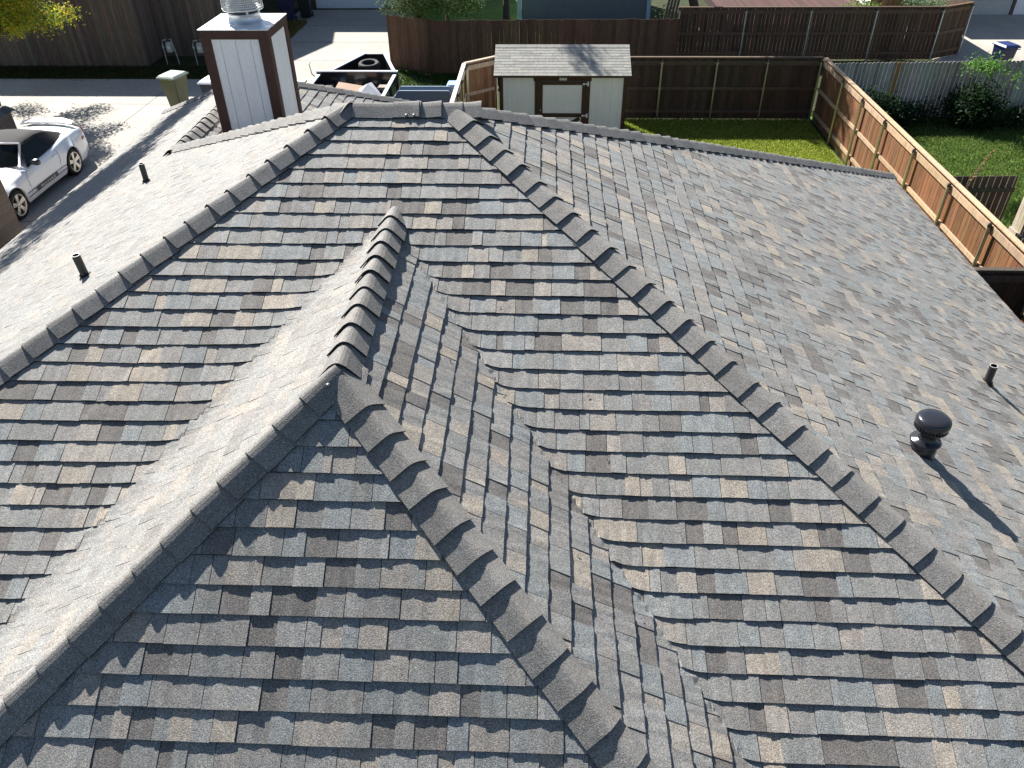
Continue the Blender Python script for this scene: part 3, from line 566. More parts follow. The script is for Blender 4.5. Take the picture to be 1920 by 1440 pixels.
fence('wooden_fence', (3.0, 17.93), (8.88, 17.93), 1.8, 'dark shaded board fence between the white shed and the yard corner', side=-1, gap=.0015, col=(.085, .055, .038), railcol=(.12, .085, .062), posts=[1.2, 2.82, 4.3, 5.85], post_sp=1.6, postcol=(.42, .40, .34))
fence('wooden_fence', (5.55, 24.6), (15.1, 24.65), 1.8, 'long dark fence with steel posts beyond the yard corner, light showing through its slits', side=-1, col=(.075, .05, .035), railcol=(.11, .075, .055), post_sp=2.4, posts=[.05, 2.45, 4.8, 7.15, 9.5], postcol=(.36, .44, .48), gap=.007)
fence('wooden_fence', (15.12, 24.66), (16.4, 25.4), 1.8, 'short angled end section of the dark fence by the far driveway', side=-1, col=(.10, .062, .04), railcol=(.16, .10, .06), posts=[1.42], postcol=(.42, .47, .47), gap=.006)
fence('wooden_fence', (16.42, 25.45), (16.42, 32), 1.8, 'fence edge running back beside the far driveway', side=-1, col=(.09, .06, .045), nrails=0, cap=False)
fence('wooden_fence', (-3.4, 22.62), (5.35, 22.75), 1.83, 'plain dark brown board fence behind the white shed', side=1, col=(.085, .052, .035), nrails=0, cap=False, hv=.02, gap=.0015)
fence('wooden_fence', (-4.95, 23.35), (-3.32, 22.64), 1.83, 'angled end of the brown board fence under the pale green shrub', side=1, col=(.12, .07, .045), nrails=0, cap=False, hv=.02, gap=.0015)
fence('wooden_fence', (-1.62, 17.15), (-.7, 17.93), 1.83, 'short angled tan fence section left of the white shed', side=-1, col=(.20, .12, .07), railcol=(.42, .34, .26), posts=[.05, 1.1], postcol=(.48, .45, .33))
fence('wooden_fence', (-1.62, 17.1), (-1.62, 12.2), 1.83, 'tan fence section with white cap running toward the main ridge', side=1, col=(.20, .12, .07), railcol=(.62, .56, .5), posts=[.25, 1.5, 2.7], postcol=(.50, .47, .35), post_sp=1.5)
fence('wooden_fence', (-24, 23.55), (-14.2, 23.55), 2.7, 'tall weathered grey brown board fence along the alley', side=1, col=(.17, .13, .105), nrails=0, cap=False, bw=.15, gap=.006, hv=.01)
fence('wooden_fence', (-14.18, 25.05), (-11.4, 25.05), 2.7, 'recessed weathered fence section behind the gas meters', side=1, col=(.145, .115, .095), nrails=0, cap=False, bw=.15, gap=.006)
fence('wooden_fence', (-14.2, 23.57), (-14.2, 25.03), 2.7, 'short return joining the two weathered fence sections', side=1, col=(.15, .12, .10), nrails=0, cap=False, bw=.15)
fence('wooden_fence', (9.02, 17.95), (16.6, 18.35), 1.66, 'silvery grey dog eared picket fence behind the dark shrubs', side=1, col=(.36, .335, .30), nrails=0, cap=False, bw=.125, gap=.006, dog=True, hv=.012, odd={17: (.32, .19, .07), 35: (.42, .33, .24)})
fence('wooden_fence', (7.0, 5.2), (8.88, 5.2), 1.8, 'dark board fence return joining the house to the reddish fence', side=-1, col=(.06, .045, .035), railcol=(.07, .055, .045), post_kind=None, bw=.16)
g_ = fence('wooden_gate', (9.25, 9.85), (10.85, 9.9), 1.5, 'small grey brown gate with light between its boards, beyond the reddish fence', side=-1, col=(.12, .09, .07), railcol=(.10, .085, .06), post_kind=None, bw=.14, gap=.016, cap=False, nrails=2, cat='gate')
fence('wooden_fence', (11.12, 9.9), (11.12, 6.8), 1.5, 'pale sunlit board fence beside the small gate', side=-1, col=(.40, .33, .26), railcol=(.42, .37, .32), post_kind=None, bw=.14, gap=.008, nrails=2)

# ------------------------------------------------------------------ foliage
def foliage(name, lobes, n, size, cols, mat='leaf', parent=None, seed=1, squash=.6):
    g = np.random.default_rng(seed); V = []; C = []
    wts = np.array([l[3]*l[4]*l[5] for l in lobes]); wts = wts/wts.sum()
    idx = g.choice(len(lobes), n, p=wts); L = np.array(lobes)
    # leaves gather into clumps: sprigs at the shell of every lobe
    nc = max(20, n//14); ci = g.choice(len(lobes), nc, p=wts); d = g.normal(size=(nc, 3)); d /= np.linalg.norm(d, axis=1)[:, None]; r = g.uniform(.45, 1.08, nc)**.6
    cc = L[ci, :3]+d*r[:, None]*L[ci, 3:6]; k = g.integers(0, nc, n); sp = size*3.2
    ctr = cc[k]+g.normal(size=(n, 3))*sp*np.array([1, 1, .7])
    nv = g.normal(size=(n, 3)); nv[:, 2] = np.abs(nv[:, 2])+.3; nv /= np.linalg.norm(nv, axis=1)[:, None]
    t = np.cross(nv, g.normal(size=(n, 3))); t /= np.linalg.norm(t, axis=1)[:, None]; u = np.cross(nv, t); s_ = size*g.uniform(.55, 1.35, n)[:, None]
    V = np.stack([ctr-t*s_, ctr-u*s_*.42, ctr+t*s_, ctr+u*s_*.42], 1)
    base = np.array(cols)[g.integers(0, len(cols), nc)][k]; C = base*g.uniform(.7, 1.3, (n, 1))
    return np_quads(name, mat, V, C, parent)
def tree(name, x, y, h_trunk, r, lobes, n, size, cols, label, cat='tree', group=None, seed=1, lean=(0, 0), bark=(.12, .09, .07)):
    root = empty(name, (x, y, 0), label, cat, group); b = MB(); top = Vector((x+lean[0], y+lean[1], h_trunk))
    b.tube([(x, y, -.05), (x+lean[0]*.3, y+lean[1]*.3, h_trunk*.4), top], [r*1.25, r, r*.75], 10, bark)
    for i, l in enumerate(lobes[:9]):
        e = Vector(l[:3]); mid = top.lerp(e, .5)+Vector((random.uniform(-.15, .15), random.uniform(-.15, .15), .1)); b.tube([top-Vector((0, 0, h_trunk*.15)), mid, e], [r*.5, r*.3, r*.08], 6, bark)
    b.build('trunk', 'barky', root, True); foliage('crown', lobes, n, size, cols, parent=root, seed=seed); return root
def lobes_in(c, rad, k, lr, seed=1):
    q = random.Random(seed); out = []
    for i in range(k):
        while True:
            p = [q.uniform(-1, 1) for _ in range(3)]
            if sum(v*v for v in p) < 1: break
        s_ = q.uniform(.7, 1.3)*lr; out.append((c[0]+p[0]*rad[0], c[1]+p[1]*rad[1], c[2]+p[2]*rad[2], s_, s_, s_*.75))
    return out
YG = [(.32, .38, .03), (.22, .32, .03), (.50, .42, .03), (.15, .25, .03), (.55, .44, .04)]
GR = [(.05, .10, .02), (.07, .13, .025), (.04, .08, .018), (.10, .16, .04)]
tree('tree', -17.6, 16.8, 2.6, .13, lobes_in((-15.0, 18.9, 3.0), (1.1, 1.2, .7), 17, .36, 4)+lobes_in((-16.4, 18.6, 3.9), (1.6, 1.6, 1.0), 14, .6, 5)+lobes_in((-17.4, 21.7, 3.4), (2.0, .6, .4), 8, .38, 6), 34000, .045, YG, 'yellow green tree with autumn tinted leaves at the upper left corner', seed=4, lean=(1.5, 1.2))
b_tree = tree('tree', -15.8, 11.6, 6.2, .2, lobes_in((-10.4, 11.2, 9.7), (.85, 3.3, .5), 22, .36, 8)+lobes_in((-13.8, 12.8, 8.6), (.9, 1.2, .8), 6, .4, 18), 16000, .08, GR, 'tall tree left of the white car, its shade streaking the bright roof slope', seed=8, lean=(1.6, -.6))
tree('shrub', -3.9, 24.6, 1.6, .1, lobes_in((-4.0, 24.6, 2.5), (1.5, .9, .75), 18, .5, 9)+lobes_in((-2.4, 24.8, 2.2), (1.2, .8, .5), 8, .45, 10), 22000, .045, [(.10, .16, .05), (.16, .22, .08), (.07, .12, .03), (.22, .27, .13)], 'pale green glossy shrub hanging over the brown board fence', 'shrub', seed=9)
tree('tree', -3.0, 26.5, 6.5, .07, lobes_in((-4.0, 24.5, 10.5), (.1, .25, .15), 2, .18, 11), 380, .065, GR, 'slim tree behind the pale shrub', seed=11, lean=(-.9, -1.5))
b = empty('tree', (-1.03, 31.2, 0), 'bare dark trunk standing on the bright lawn left of the blue grey building', 'tree')
mb = MB(); mb.tube([(-1.03, 31.2, -.05), (-1.05, 31.2, 1.4), (-1.25, 31.1, 3.5), (-1.3, 31, 6)], [.17, .12, .11, .08], 10, (.07, .055, .045)); mb.build('trunk', 'barky', b, True)
foliage('crown', lobes_in((-1.3, 31.2, 7.5), (1.5, 1.5, 1), 8, .6, 12), 3000, .09, GR, parent=b, seed=12)
DG = [(.018, .045, .014), (.025, .06, .02), (.012, .03, .012)]
for i, (x, y, z, rx, n, sz, lab, cols) in enumerate([(10.1, 17.2, .6, .65, 6000, .05, 'dark low shrub nearest the reddish fence', DG), (11.5, 17.4, .35, .9, 5000, .045, 'low dark shrub in the middle of the picket fence', DG), (13.35, 17.35, .66, .62, 8000, .055, 'large dark shrub with a bright green top before the picket fence', DG), (15.3, 17.5, .25, 1.1, 4000, .045, 'low dark ground shrub at the far right of the picket fence', DG)]):
    root = empty('shrub', (x, y, 0), lab, 'shrub'); mb = MB()
    for k in range(7): a = random.uniform(0, 6.28); mb.tube([(x, y, -.02), (x+.2*math.cos(a), y+.15*math.sin(a), z*.6), (x+rx*.7*math.cos(a), y+rx*.4*math.sin(a), z*1.2)], [.015, .011, .004], 5, (.08, .06, .04))
    mb.build('stem', 'barky', root); foliage('leaves', lobes_in((x, y, z), (rx, .35, z*.75), 12, .28+.08*(i == 2), 20+i), n, sz, cols, parent=root, seed=20+i)
    if i == 2: foliage('leaves', lobes_in((x-.15, y-.1, 1.75), (.3, .15, .12), 3, .15, 33)+lobes_in((x+.9, y, 1.45), (.25, .08, .08), 2, .08, 34), 700, .05, [(.10, .24, .03), (.16, .30, .07)], parent=root, seed=35)
foliage_pal = [(.22, .30, .08), (.14, .22, .05)]
root = empty('plant', (10.2, 16.4, 0), 'small pale leaved plant beside the dark shrub nearest the reddish fence', 'plant'); mb = MB(); mb.tube([(10.2, 16.4, 0), (10.25, 16.4, .5)], [.01, .006], 5, (.1, .09, .04)); mb.build('stem', 'barky', root); foliage('leaves', [(10.25, 16.4, .5, .3, .2, .15)], 160, .05, foliage_pal, parent=root, seed=41)
root = empty('plant', (10.4, 7.3, 0), 'yellow green leafy plant by the pale sunlit fence', 'plant'); mb = MB(); mb.tube([(10.4, 7.3, 0), (10.4, 7.3, .4)], [.02, .01], 5, (.1, .09, .04)); mb.build('stem', 'barky', root); foliage('leaves', lobes_in((10.4, 7.2, .45), (.35, .5, .2), 6, .22, 42), 1500, .045, [(.20, .28, .03), (.12, .2, .03)], parent=root, seed=43)
root = empty('dry_stalk', (9.35, 8.9, 0), 'dry tan seed stalk poking above the reddish fence cap', 'plant'); mb = MB()
mb.tube([(9.35, 8.9, 0), (9.3, 8.9, 1.7), (9.45, 9.05, 2.0), (9.8, 9.35, 2.28)], [.008, .006, .005, .003], 5, (.35, .25, .13))
for k in range(60): t = random.random(); p = Vector((9.3, 8.9, 1.75)).lerp(Vector((9.8, 9.35, 2.28)), t); q = p+Vector((random.uniform(-.04, .04), random.uniform(-.04, .04), random.uniform(-.03, .05))); mb.tube([p, q], [.006, .012], 4, jit((.42, .30, .16), .2))
mb.build('seed_head', 'leaf', root)

# ------------------------------------------------------------------ shed
sh = empty('garden_shed', (1.2, 16.6, 0), 'white garden shed with brown trim and a pale grey shingled gable roof', 'shed')
sx0, sx1, sy0, sy1, sz = -.5, 2.97, 15.62, 17.7, 1.93
b = MB(); k = 17; w = (sx1-sx0)/k
for i in range(k): b.box(sx0+i*w+.0015, sx0+(i+1)*w-.0015, sy0, sy0+.02, .05, sz)
k = 10; w = (sy1-sy0-.04)/k
for i in range(k):
    b.box(sx1-.02, sx1, sy0+.022+i*w, sy0+.022+(i+1)*w-.006, .05, sz+.4*(1-abs(i+.5-k/2)/(k/2))); b.box(sx0, sx0+.02, sy0+.022+i*w, sy0+.022+(i+1)*w-.006, .05, sz+.4*(1-abs(i+.5-k/2)/(k/2)))
b.box(sx0, sx1, sy1-.015, sy1, .05, sz); b.build('siding', 'cream_paint', sh)
b = MB(); b.box(sx0+.025, sx1-.025, sy0+.025, sy1-.025, .03, sz-.05); b.build('floor_frame', 'cream_paint', sh)
b = MB()
for x0, x1 in ((sx0-.012, sx0+.085), (sx1-.085, sx1+.012)): b.box(x0, x1, sy0-.018, sy0-.001, .03, sz-.02); 
b.box(sx1+.001, sx1+.018, sy0-.018, sy0+.08, .03, sz); b.box(sx0-.018, sx0-.001, sy0-.018, sy0+.08, .03, sz)
b.box(sx0-.15, sx1+.12, sy0-.15, sy0-.125, sz-.01, sz+.06)
b.build('trim', 'brown_trim', sh)
dx0, dx1 = .52, 1.92; dz1 = 1.82
b = MB(); b.box(dx0-.09, dx1+.09, sy0-.03, sy0-.004, dz1-.02, dz1+.09); b.box(dx0-.06, dx0+.03, sy0-.024, sy0-.004, .05, dz1-.022); b.box(dx1-.03, dx1+.06, sy0-.024, sy0-.004, .05, dz1-.022); b.build('door_casing', 'brown_trim', sh, bevel=.003)
dr = MB(); dr.box(dx0+.035, dx1-.035, sy0-.022, sy0-.002, .06, dz1-.025); dr = dr.build('door', 'cream_paint', sh)
b = MB(); y0, y1 = sy0-.042, sy0-.0225
b.box(dx0+.035, dx0+.16, y0, y1, .06, dz1-.025); b.box(dx1-.16, dx1-.035, y0, y1, .06, dz1-.025); b.box(dx0+.161, dx1-.161, y0, y1, dz1-.12, dz1-.026); b.box(dx0+.161, dx1-.161, y0, y1, .82, .93); b.box(dx0+.161, dx1-.161, y0, y1, .06, .17)
b.bar((dx0+.2, sy0-.031, .2), (dx1-.2, sy0-.031, .79), .018, .1, (0, 0, 1)); b.build('door_frame', 'brown_trim', dr, bevel=.003)
for z in (dz1-.09, .87):
    b = MB(); b.box(dx1-.02, dx1+.02, y0-.012, y0-.001, z-.06, z+.06); b.tube([(dx1-.02, y0-.006, z), (dx1-.13, y0-.006, z)], [.024, .012], 8); b.lathe([(.0, .0), (.03, .004), (.03, .01)], (dx1-.12, y0-.008, z), (0, -1, 0), 10); b.build('hinge', 'cream_paint', dr)
b = MB(); b.lathe([(.028, 0), (.03, .02), (.0, .03)], (dx0+.1, y0, .80), (0, -1, 0), 12); b.build('handle', 'white_metal', dr, True); b = MB(); b.lathe([(.014, 0), (.014, .015), (.0, .02)], (dx0+.1, y0, 1.02), (0, -1, 0), 10); b.build('lock', 'white_metal', dr, True)
b = MB(); b.box(1.13, 1.33, sy0-.04, sy0-.0305, dz1+.005, dz1+.078); pl = b.build('sign_plate', 'white_paint', sh)
def text(s, loc, size, mat, parent, rot, name='lettering', ext=.001, sx=1):
    cu = bpy.data.curves.new(name, 'FONT'); cu.body = s; cu.size = size; cu.extrude = ext; cu.align_x = 'CENTER'; cu.align_y = 'CENTER'; o = link(bpy.data.objects.new(name, cu)); cu.materials.append(MAT[mat])
    dg = bpy.context.evaluated_depsgraph_get(); me = bpy.data.meshes.new_from_object(o.evaluated_get(dg)); bpy.data.objects.remove(o); bpy.data.curves.remove(cu)
    q = link(bpy.data.objects.new(name, me)); me.transform(Matrix.Diagonal((sx, 1, 1, 1))); q.matrix_world = Matrix.Translation(loc) @ rot.to_4x4()
    if parent is not None: mw = q.matrix_world.copy(); q.parent = parent; q.matrix_parent_inverse = Matrix.Translation(-parent.location)
    return q
rotf = Matrix(((1, 0, 0), (0, 0, -1), (0, 1, 0)))
text('TUFF SHED', (1.23, sy0-.0415, dz1+.042), .042, 'black_plastic', pl, rotf, sx=.78)
b = MB(); zr, yr = 2.47, 16.66; ye_, ze_ = sy0-.17, sz+.06-.01
sl_ = (zr-ze_)/(yr-ye_); rnd = random.Random(5); nC = 11
for side in (0, 1):
    for i in range(nC):
        t0, t1 = i/nC, (i+1)/nC; x = -.66-rnd.uniform(0, .25)
        while x < 3.07:
            w = rnd.uniform(.26, .34); a0, a1 = max(x+.0015, -.66), min(x+w-.0015, 3.07); c_ = jit(rnd.choice([(.33, .32, .29), (.36, .35, .315), (.29, .285, .265), (.34, .33, .30)]), .05); x += w
            if a1 <= a0: continue
            f = (lambda t: yr-(yr-ye_)*t) if side == 0 else (lambda t: yr+(yr-ye_)*t); g = lambda t: zr-(zr-ze_)*t
            q = [(a0, f(t0), g(t0)), (a1, f(t0), g(t0)), (a1, f(t1), g(t1)), (a0, f(t1), g(t1))]
            b.hexa([(p[0], p[1], p[2]-.004) for p in q]+[(q[0][0], q[0][1], q[0][2]+.001), (q[1][0], q[1][1], q[1][2]+.001), (q[2][0], q[2][1], q[2][2]+.006), (q[3][0], q[3][1], q[3][2]+.006)], c_, 0)
for i in range(13): x = -.66+i*.287; b.hexa([(x, yr-.12, zr-.045), (x+.285, yr-.12, zr-.045), (x+.285, yr, zr+.004), (x, yr, zr+.004), (x, yr-.122, zr-.037), (x+.285, yr-.122, zr-.037), (x+.285, yr, zr+.016), (x, yr, zr+.016)], jit((.32, .31, .285), .05), 0)
b.build('roof', ['stone'], sh)
b = MB(); b.bar((-.655, (yr+ye_)/2, (zr+ze_)/2-.035), (3.065, (yr+ye_)/2, (zr+ze_)/2-.035), yr-ye_-.02, .02, (0, -sl_, 1)); b.bar((-.655, 2*yr-(yr+ye_)/2, (zr+ze_)/2-.035), (3.065, 2*yr-(yr+ye_)/2, (zr+ze_)/2-.035), yr-ye_-.02, .02, (0, sl_, 1)); b.build('roof_deck', 'brown_trim', sh)

# ------------------------------------------------------------------ car
def car():
    ox, oy = -12.72, 9.63    # nose at oy, heading -Y; s = distance behind the nose
    root = empty('convertible_car', (ox, oy+2.4, 0), 'white two door convertible with black soft top and black rocker stripe parked on the concrete', 'car')
    Lc = 4.78; wf, wr = .95, 3.67; wr_ = .345
    lerp = lambda t, tab: next((v0+(v1-v0)*(t-a0)/(a1-a0) for (a0, v0), (a1, v1) in zip(tab, tab[1:]) if a0 <= t <= a1), tab[-1][1])
    HW = [(0, .74), (.15, .84), (.6, .92), (1.4, .935), (2.4, .925), (3.2, .935), (3.8, .945), (4.4, .90), (4.7, .83), (4.78, .78)]
    ZB = [(0, .62), (.2, .72), (.7, .80), (1.6, .88), (2.3, .90), (3.1, .93), (3.7, 1.0), (4.3, .99), (4.65, .95), (4.78, .88)]
    ZC = [(0, .66), (.2, .78), (.7, .90), (1.55, .99), (1.9, 1.0), (3.6, 1.06), (4.2, 1.08), (4.6, 1.06), (4.72, 1.0), (4.78, .90)]
    N = 96; b = MB(); rows = []
    for i in range(N+1):
        s_ = Lc*i/N; w = lerp(s_, HW); zb = lerp(s_, ZB); zc = lerp(s_, ZC); zl = .20 if .3 < s_ < 4.5 else .28
        for c in (wf, wr):
            if abs(s_-c) < .395: zl = max(zl, .345+math.sqrt(.395**2-(s_-c)**2))
        z1 = max(zl, .30); z2 = max(zl+.0, .50); z3 = max(zl+.01, .72)
        fl = .02*math.exp(-((s_-wf)/.4)**2)+.03*math.exp(-((s_-wr)/.45)**2)
        half = [(w-.05+fl, zl), (w-.012+fl, max(z1, zl)), (w-.0+fl, max(z2, zl+.01)), (w-.02+fl*.8, max(z3, zl+.02)), (w-.055, zb-.03), (w-.10, zb), (w-.24, zb+(zc-zb)*.45), (w*.5, zb+(zc-zb)*.85), (0, zc)]
        rows.append([(x, s_, z) for x, z in half]+[(-x, s_, z) for x, z in half[-2::-1]])
    vs = [(ox+x, oy+s_, z) for r_ in rows for x, s_, z in r_]; m_ = 17; fs = []
    for i in range(N):
        for j in range(m_-1): fs.append((i*m_+j, (i+1)*m_+j, (i+1)*m_+j+1, i*m_+j+1))
    fs.append(tuple(range(m_))); fs.append(tuple(N*m_+j for j in range(m_-1, -1, -1)))
    b.add(vs, fs); body = b.build('body', 'car_white', root, True)
    b = MB(); b.box(ox-.80, ox+.80, oy+.2, oy+4.5, .17, .55)
    for c in (wf, wr): b.box(ox-.83, ox+.83, oy+c-.36, oy+c+.36, .3, .78)
    b.build('underbody', 'black_plastic', root)
    # greenhouse: soft top
    T = [(1.72, 1.00, .70), (2.28, 1.345, .58), (2.55, 1.385, .585), (2.95, 1.385, .585), (3.3, 1.33, .58), (3.62, 1.21, .60), (3.95, 1.06, .66)]
    rows = []; b = MB()
    for s_, z, w in T[1:]:
        zb = lerp(s_, ZB); row = []
        for u, dz_ in ((-1, -.05), (-.93, -.012), (-.6, .012), (-.2, .022), (.2, .022), (.6, .012), (.93, -.012), (1, -.05)): row.append((ox+w*u, oy+s_, z+dz_))
        rows.append(row)
    vs = [p for r_ in rows for p in r_]; fs = [(i*8+j, i*8+j+1, (i+1)*8+j+1, (i+1)*8+j) for i in range(len(rows)-1) for j in range(7)]
    b.add(vs, fs)
    for sg in (1, -1):    # rear quarter of the top down to the belt
        q = [(3.0, 1.33, .585), (3.3, 1.28, .58), (3.62, 1.16, .60), (3.95, 1.01, .66)]; e = [(3.12, .93, .80), (3.4, .95, .80), (3.7, .985, .78), (3.98, 1.0, .72)]
        pv = [(ox+sg*w, oy+s_, z) for s_, z, w in q]+[(ox+sg*w, oy+s_, z) for s_, z, w in e]; b.add(pv, [(i, i+1, 5+i, 4+i) if sg > 0 else (i, 4+i, 5+i, i+1) for i in range(3)])
    b.build('soft_top', 'soft_top', root, True)
    # glass
    b = MB(); b.add([(ox-.70, oy+1.74, .99), (ox-.25, oy+1.60, 1.0), (ox+.25, oy+1.60, 1.0), (ox+.70, oy+1.74, .99), (ox+.56, oy+2.27, 1.32), (ox+.2, oy+2.21, 1.345), (ox-.2, oy+2.21, 1.345), (ox-.56, oy+2.27, 1.32)], [(0, 1, 6, 7), (1, 2, 5, 6), (2, 3, 4, 5)]); b.build('windshield', 'glass_dark', root)
    for sg in (1, -1):
        b = MB(); q = [(1.86, .91, .845), (2.3, 1.29, .60), (2.6, 1.325, .60), (3.0, 1.32, .60), (3.13, .95, .81)]; b.add([(ox+sg*w, oy+s_, z) for s_, z, w in q], [(0, 1, 2, 3, 4)]); b.build('side_window', 'glass_dark', root)
        b = MB(); b.tube([(ox+sg*.77, oy+1.70, .97), (ox+sg*.59, oy+2.27, 1.335)], .026, 8); b.build('windshield_pillar', 'car_white', root, True)
        b = MB(); b.lathe([(.0, -.12), (.05, -.11), (.075, -.05), (.08, .03), (.06, .09), (0, .1)], (ox+sg*1.03, oy+1.98, 1.0), (1, 0, 0), 14, (.03, .03, .03)); b.bar((ox+sg*.84, oy+2.0, .95), (ox+sg*.95, oy+2.0, .98), .06, .03); mr = b.build('wing_mirror', 'black_gloss', root, True)
        b = MB(); b.lathe([(.0, .075), (.035, .07), (.055, .06), (.06, .058)], (ox+sg*1.04, oy+1.98, 1.005), (0, 0, 1), 14); b.build('mirror_cap', 'car_white', mr, True)
    b = MB(); b.tube([(ox-.6, oy+2.27, 1.35), (ox-.2, oy+2.21, 1.37), (ox+.2, oy+2.21, 1.37), (ox+.6, oy+2.27, 1.35)], .022, 8); b.build('windshield_header', 'car_white', root, True)
    # spoiler on the deck
    b = MB(); b.add([(ox+x, oy+s_, z) for x, s_, z in ((-.72, 4.42, 1.10), (-.4, 4.40, 1.16), (.4, 4.40, 1.16), (.72, 4.42, 1.10), (.70, 4.62, 1.12), (.4, 4.66, 1.19), (-.4, 4.66, 1.19), (-.70, 4.62, 1.12), (-.72, 4.44, 1.06), (-.4, 4.45, 1.10), (.4, 4.45, 1.10), (.72, 4.44, 1.06))], [(0, 1, 6, 7), (1, 2, 5, 6), (2, 3, 4, 5), (0, 8, 9, 1), (1, 9, 10, 2), (2, 10, 11, 3), (7, 6, 9, 8), (6, 5, 10, 9), (5, 4, 11, 10)]); b.build('spoiler', 'car_white', root)
    for sg in (1, -1):   # stripe, door line, side marker, tail lamp
        b = MB(); X = ox+sg*.939
        def strip(z0, z1, s0, s1): b.add([(ox+sg*(lerp(s0, HW)+.004+.02), oy+s0, z0), (ox+sg*(lerp(s1, HW)+.012), oy+s1, z0), (ox+sg*(lerp(s1, HW)+.012), oy+s1, z1), (ox+sg*(lerp(s0, HW)+.024), oy+s0, z1)], [(0, 1, 2, 3)])
        for s0, s1 in ((1.36, 1.75), (1.75, 2.3), (2.3, 2.85), (2.85, 3.27)): 
            strip(.335, .35, s0, s1); strip(.43, .445, s0, s1)
        strip(.35, .43, 1.78, 2.8)
        st = b.build('rocker_stripe', 'black_plastic', root)
        rot = Matrix(((0, 0, 1), (1, 0, 0), (0, 1, 0))) if sg > 0 else Matrix(((0, 0, -1), (-1, 0, 0), (0, 1, 0)))
        text('M U S T A N G', (ox+sg*.958, oy+2.29, .39), .085, 'car_white', st, rot, sx=1.25)
        for p in ([(1.62, .40), (1.60, .7), (1.68, .86)], [(3.02, .42), (3.12, .7), (3.10, .88)], ):
            b = MB(); b.tube([(ox+sg*(lerp(s_, HW)-(.0 if z < .8 else .035)), oy+s_, z) for s_, z in p], .0045, 4); b.build('door_line', 'black_plastic', root)
        b = MB(); b.bar((ox+sg*.91, oy+2.86, .78), (ox+sg*.915, oy+3.02, .785), .03, .03); b.build('door_handle', 'car_white', root)
        b = MB(); b.bar((ox+sg*.885, oy+4.42, .70), (ox+sg*.86, oy+4.56, .71), .03, .05); b.build('side_marker', 'tail_red', root)
        for k in range(3): b = MB(); b.box(*sorted((ox+sg*(.45+k*.11), ox+sg*(.53+k*.11))), oy+4.77, oy+4.79, .72, .90); b.build('tail_light', 'tail_red', root)
        b = MB(); b.lathe([(0, .0), (.1, .005), (.11, .03)], (ox+sg*.62, oy+.03, .62), (0, -1, 0), 16); b.build('headlight', 'galvanised', root)
    for c in (wf, wr):
        for sg in (1, -1):
            X = ox+sg*.955; w = empty('wheel', (X, oy+c, .345)); w.parent = root; w.matrix_parent_inverse = Matrix.Translation(-root.location); ax = (sg, 0, 0)
            b = MB(); b.lathe([(.24, -.22), (.33, -.21), (.345, -.18), (.345, -.05), (.33, -.015), (.285, -.008), (.245, -.02)], (X, oy+c, .345), ax, 32); b.build('tyre', 'tyre', w, True)
            b = MB(); b.lathe([(.247, -.2), (.247, -.02), (.255, -.008), (.238, -.012), (.228, -.04), (.225, -.12)], (X, oy+c, .345), ax, 32)
            for k in range(5):
                a = k*2*math.pi/5+.3; u = Vector((0, math.cos(a), math.sin(a))); t = Vector((0, -math.sin(a), math.cos(a))); c0_ = Vector((X, oy+c, .345))
                q = [c0_+u*.03-t*.035, c0_+u*.03+t*.035, c0_+u*.235+t*.055, c0_+u*.235-t*.055]; o_ = Vector((sg, 0, 0)); b.hexa([p-o_*.055 for p in q]+[q[0]-o_*.03, q[1]-o_*.03, q[2]-o_*.012, q[3]-o_*.012])
            b.lathe([(.055, -.03), (.05, -.02), (.0, -.018)], (X, oy+c, .345), ax, 16); b.build('rim', 'wheel_alloy', w)
            b = MB(); b.lathe([(.225, -.11), (.0, -.11)], (X, oy+c, .345), ax, 24); b.build('brake', 'abs_pipe', w)
    return root
car()

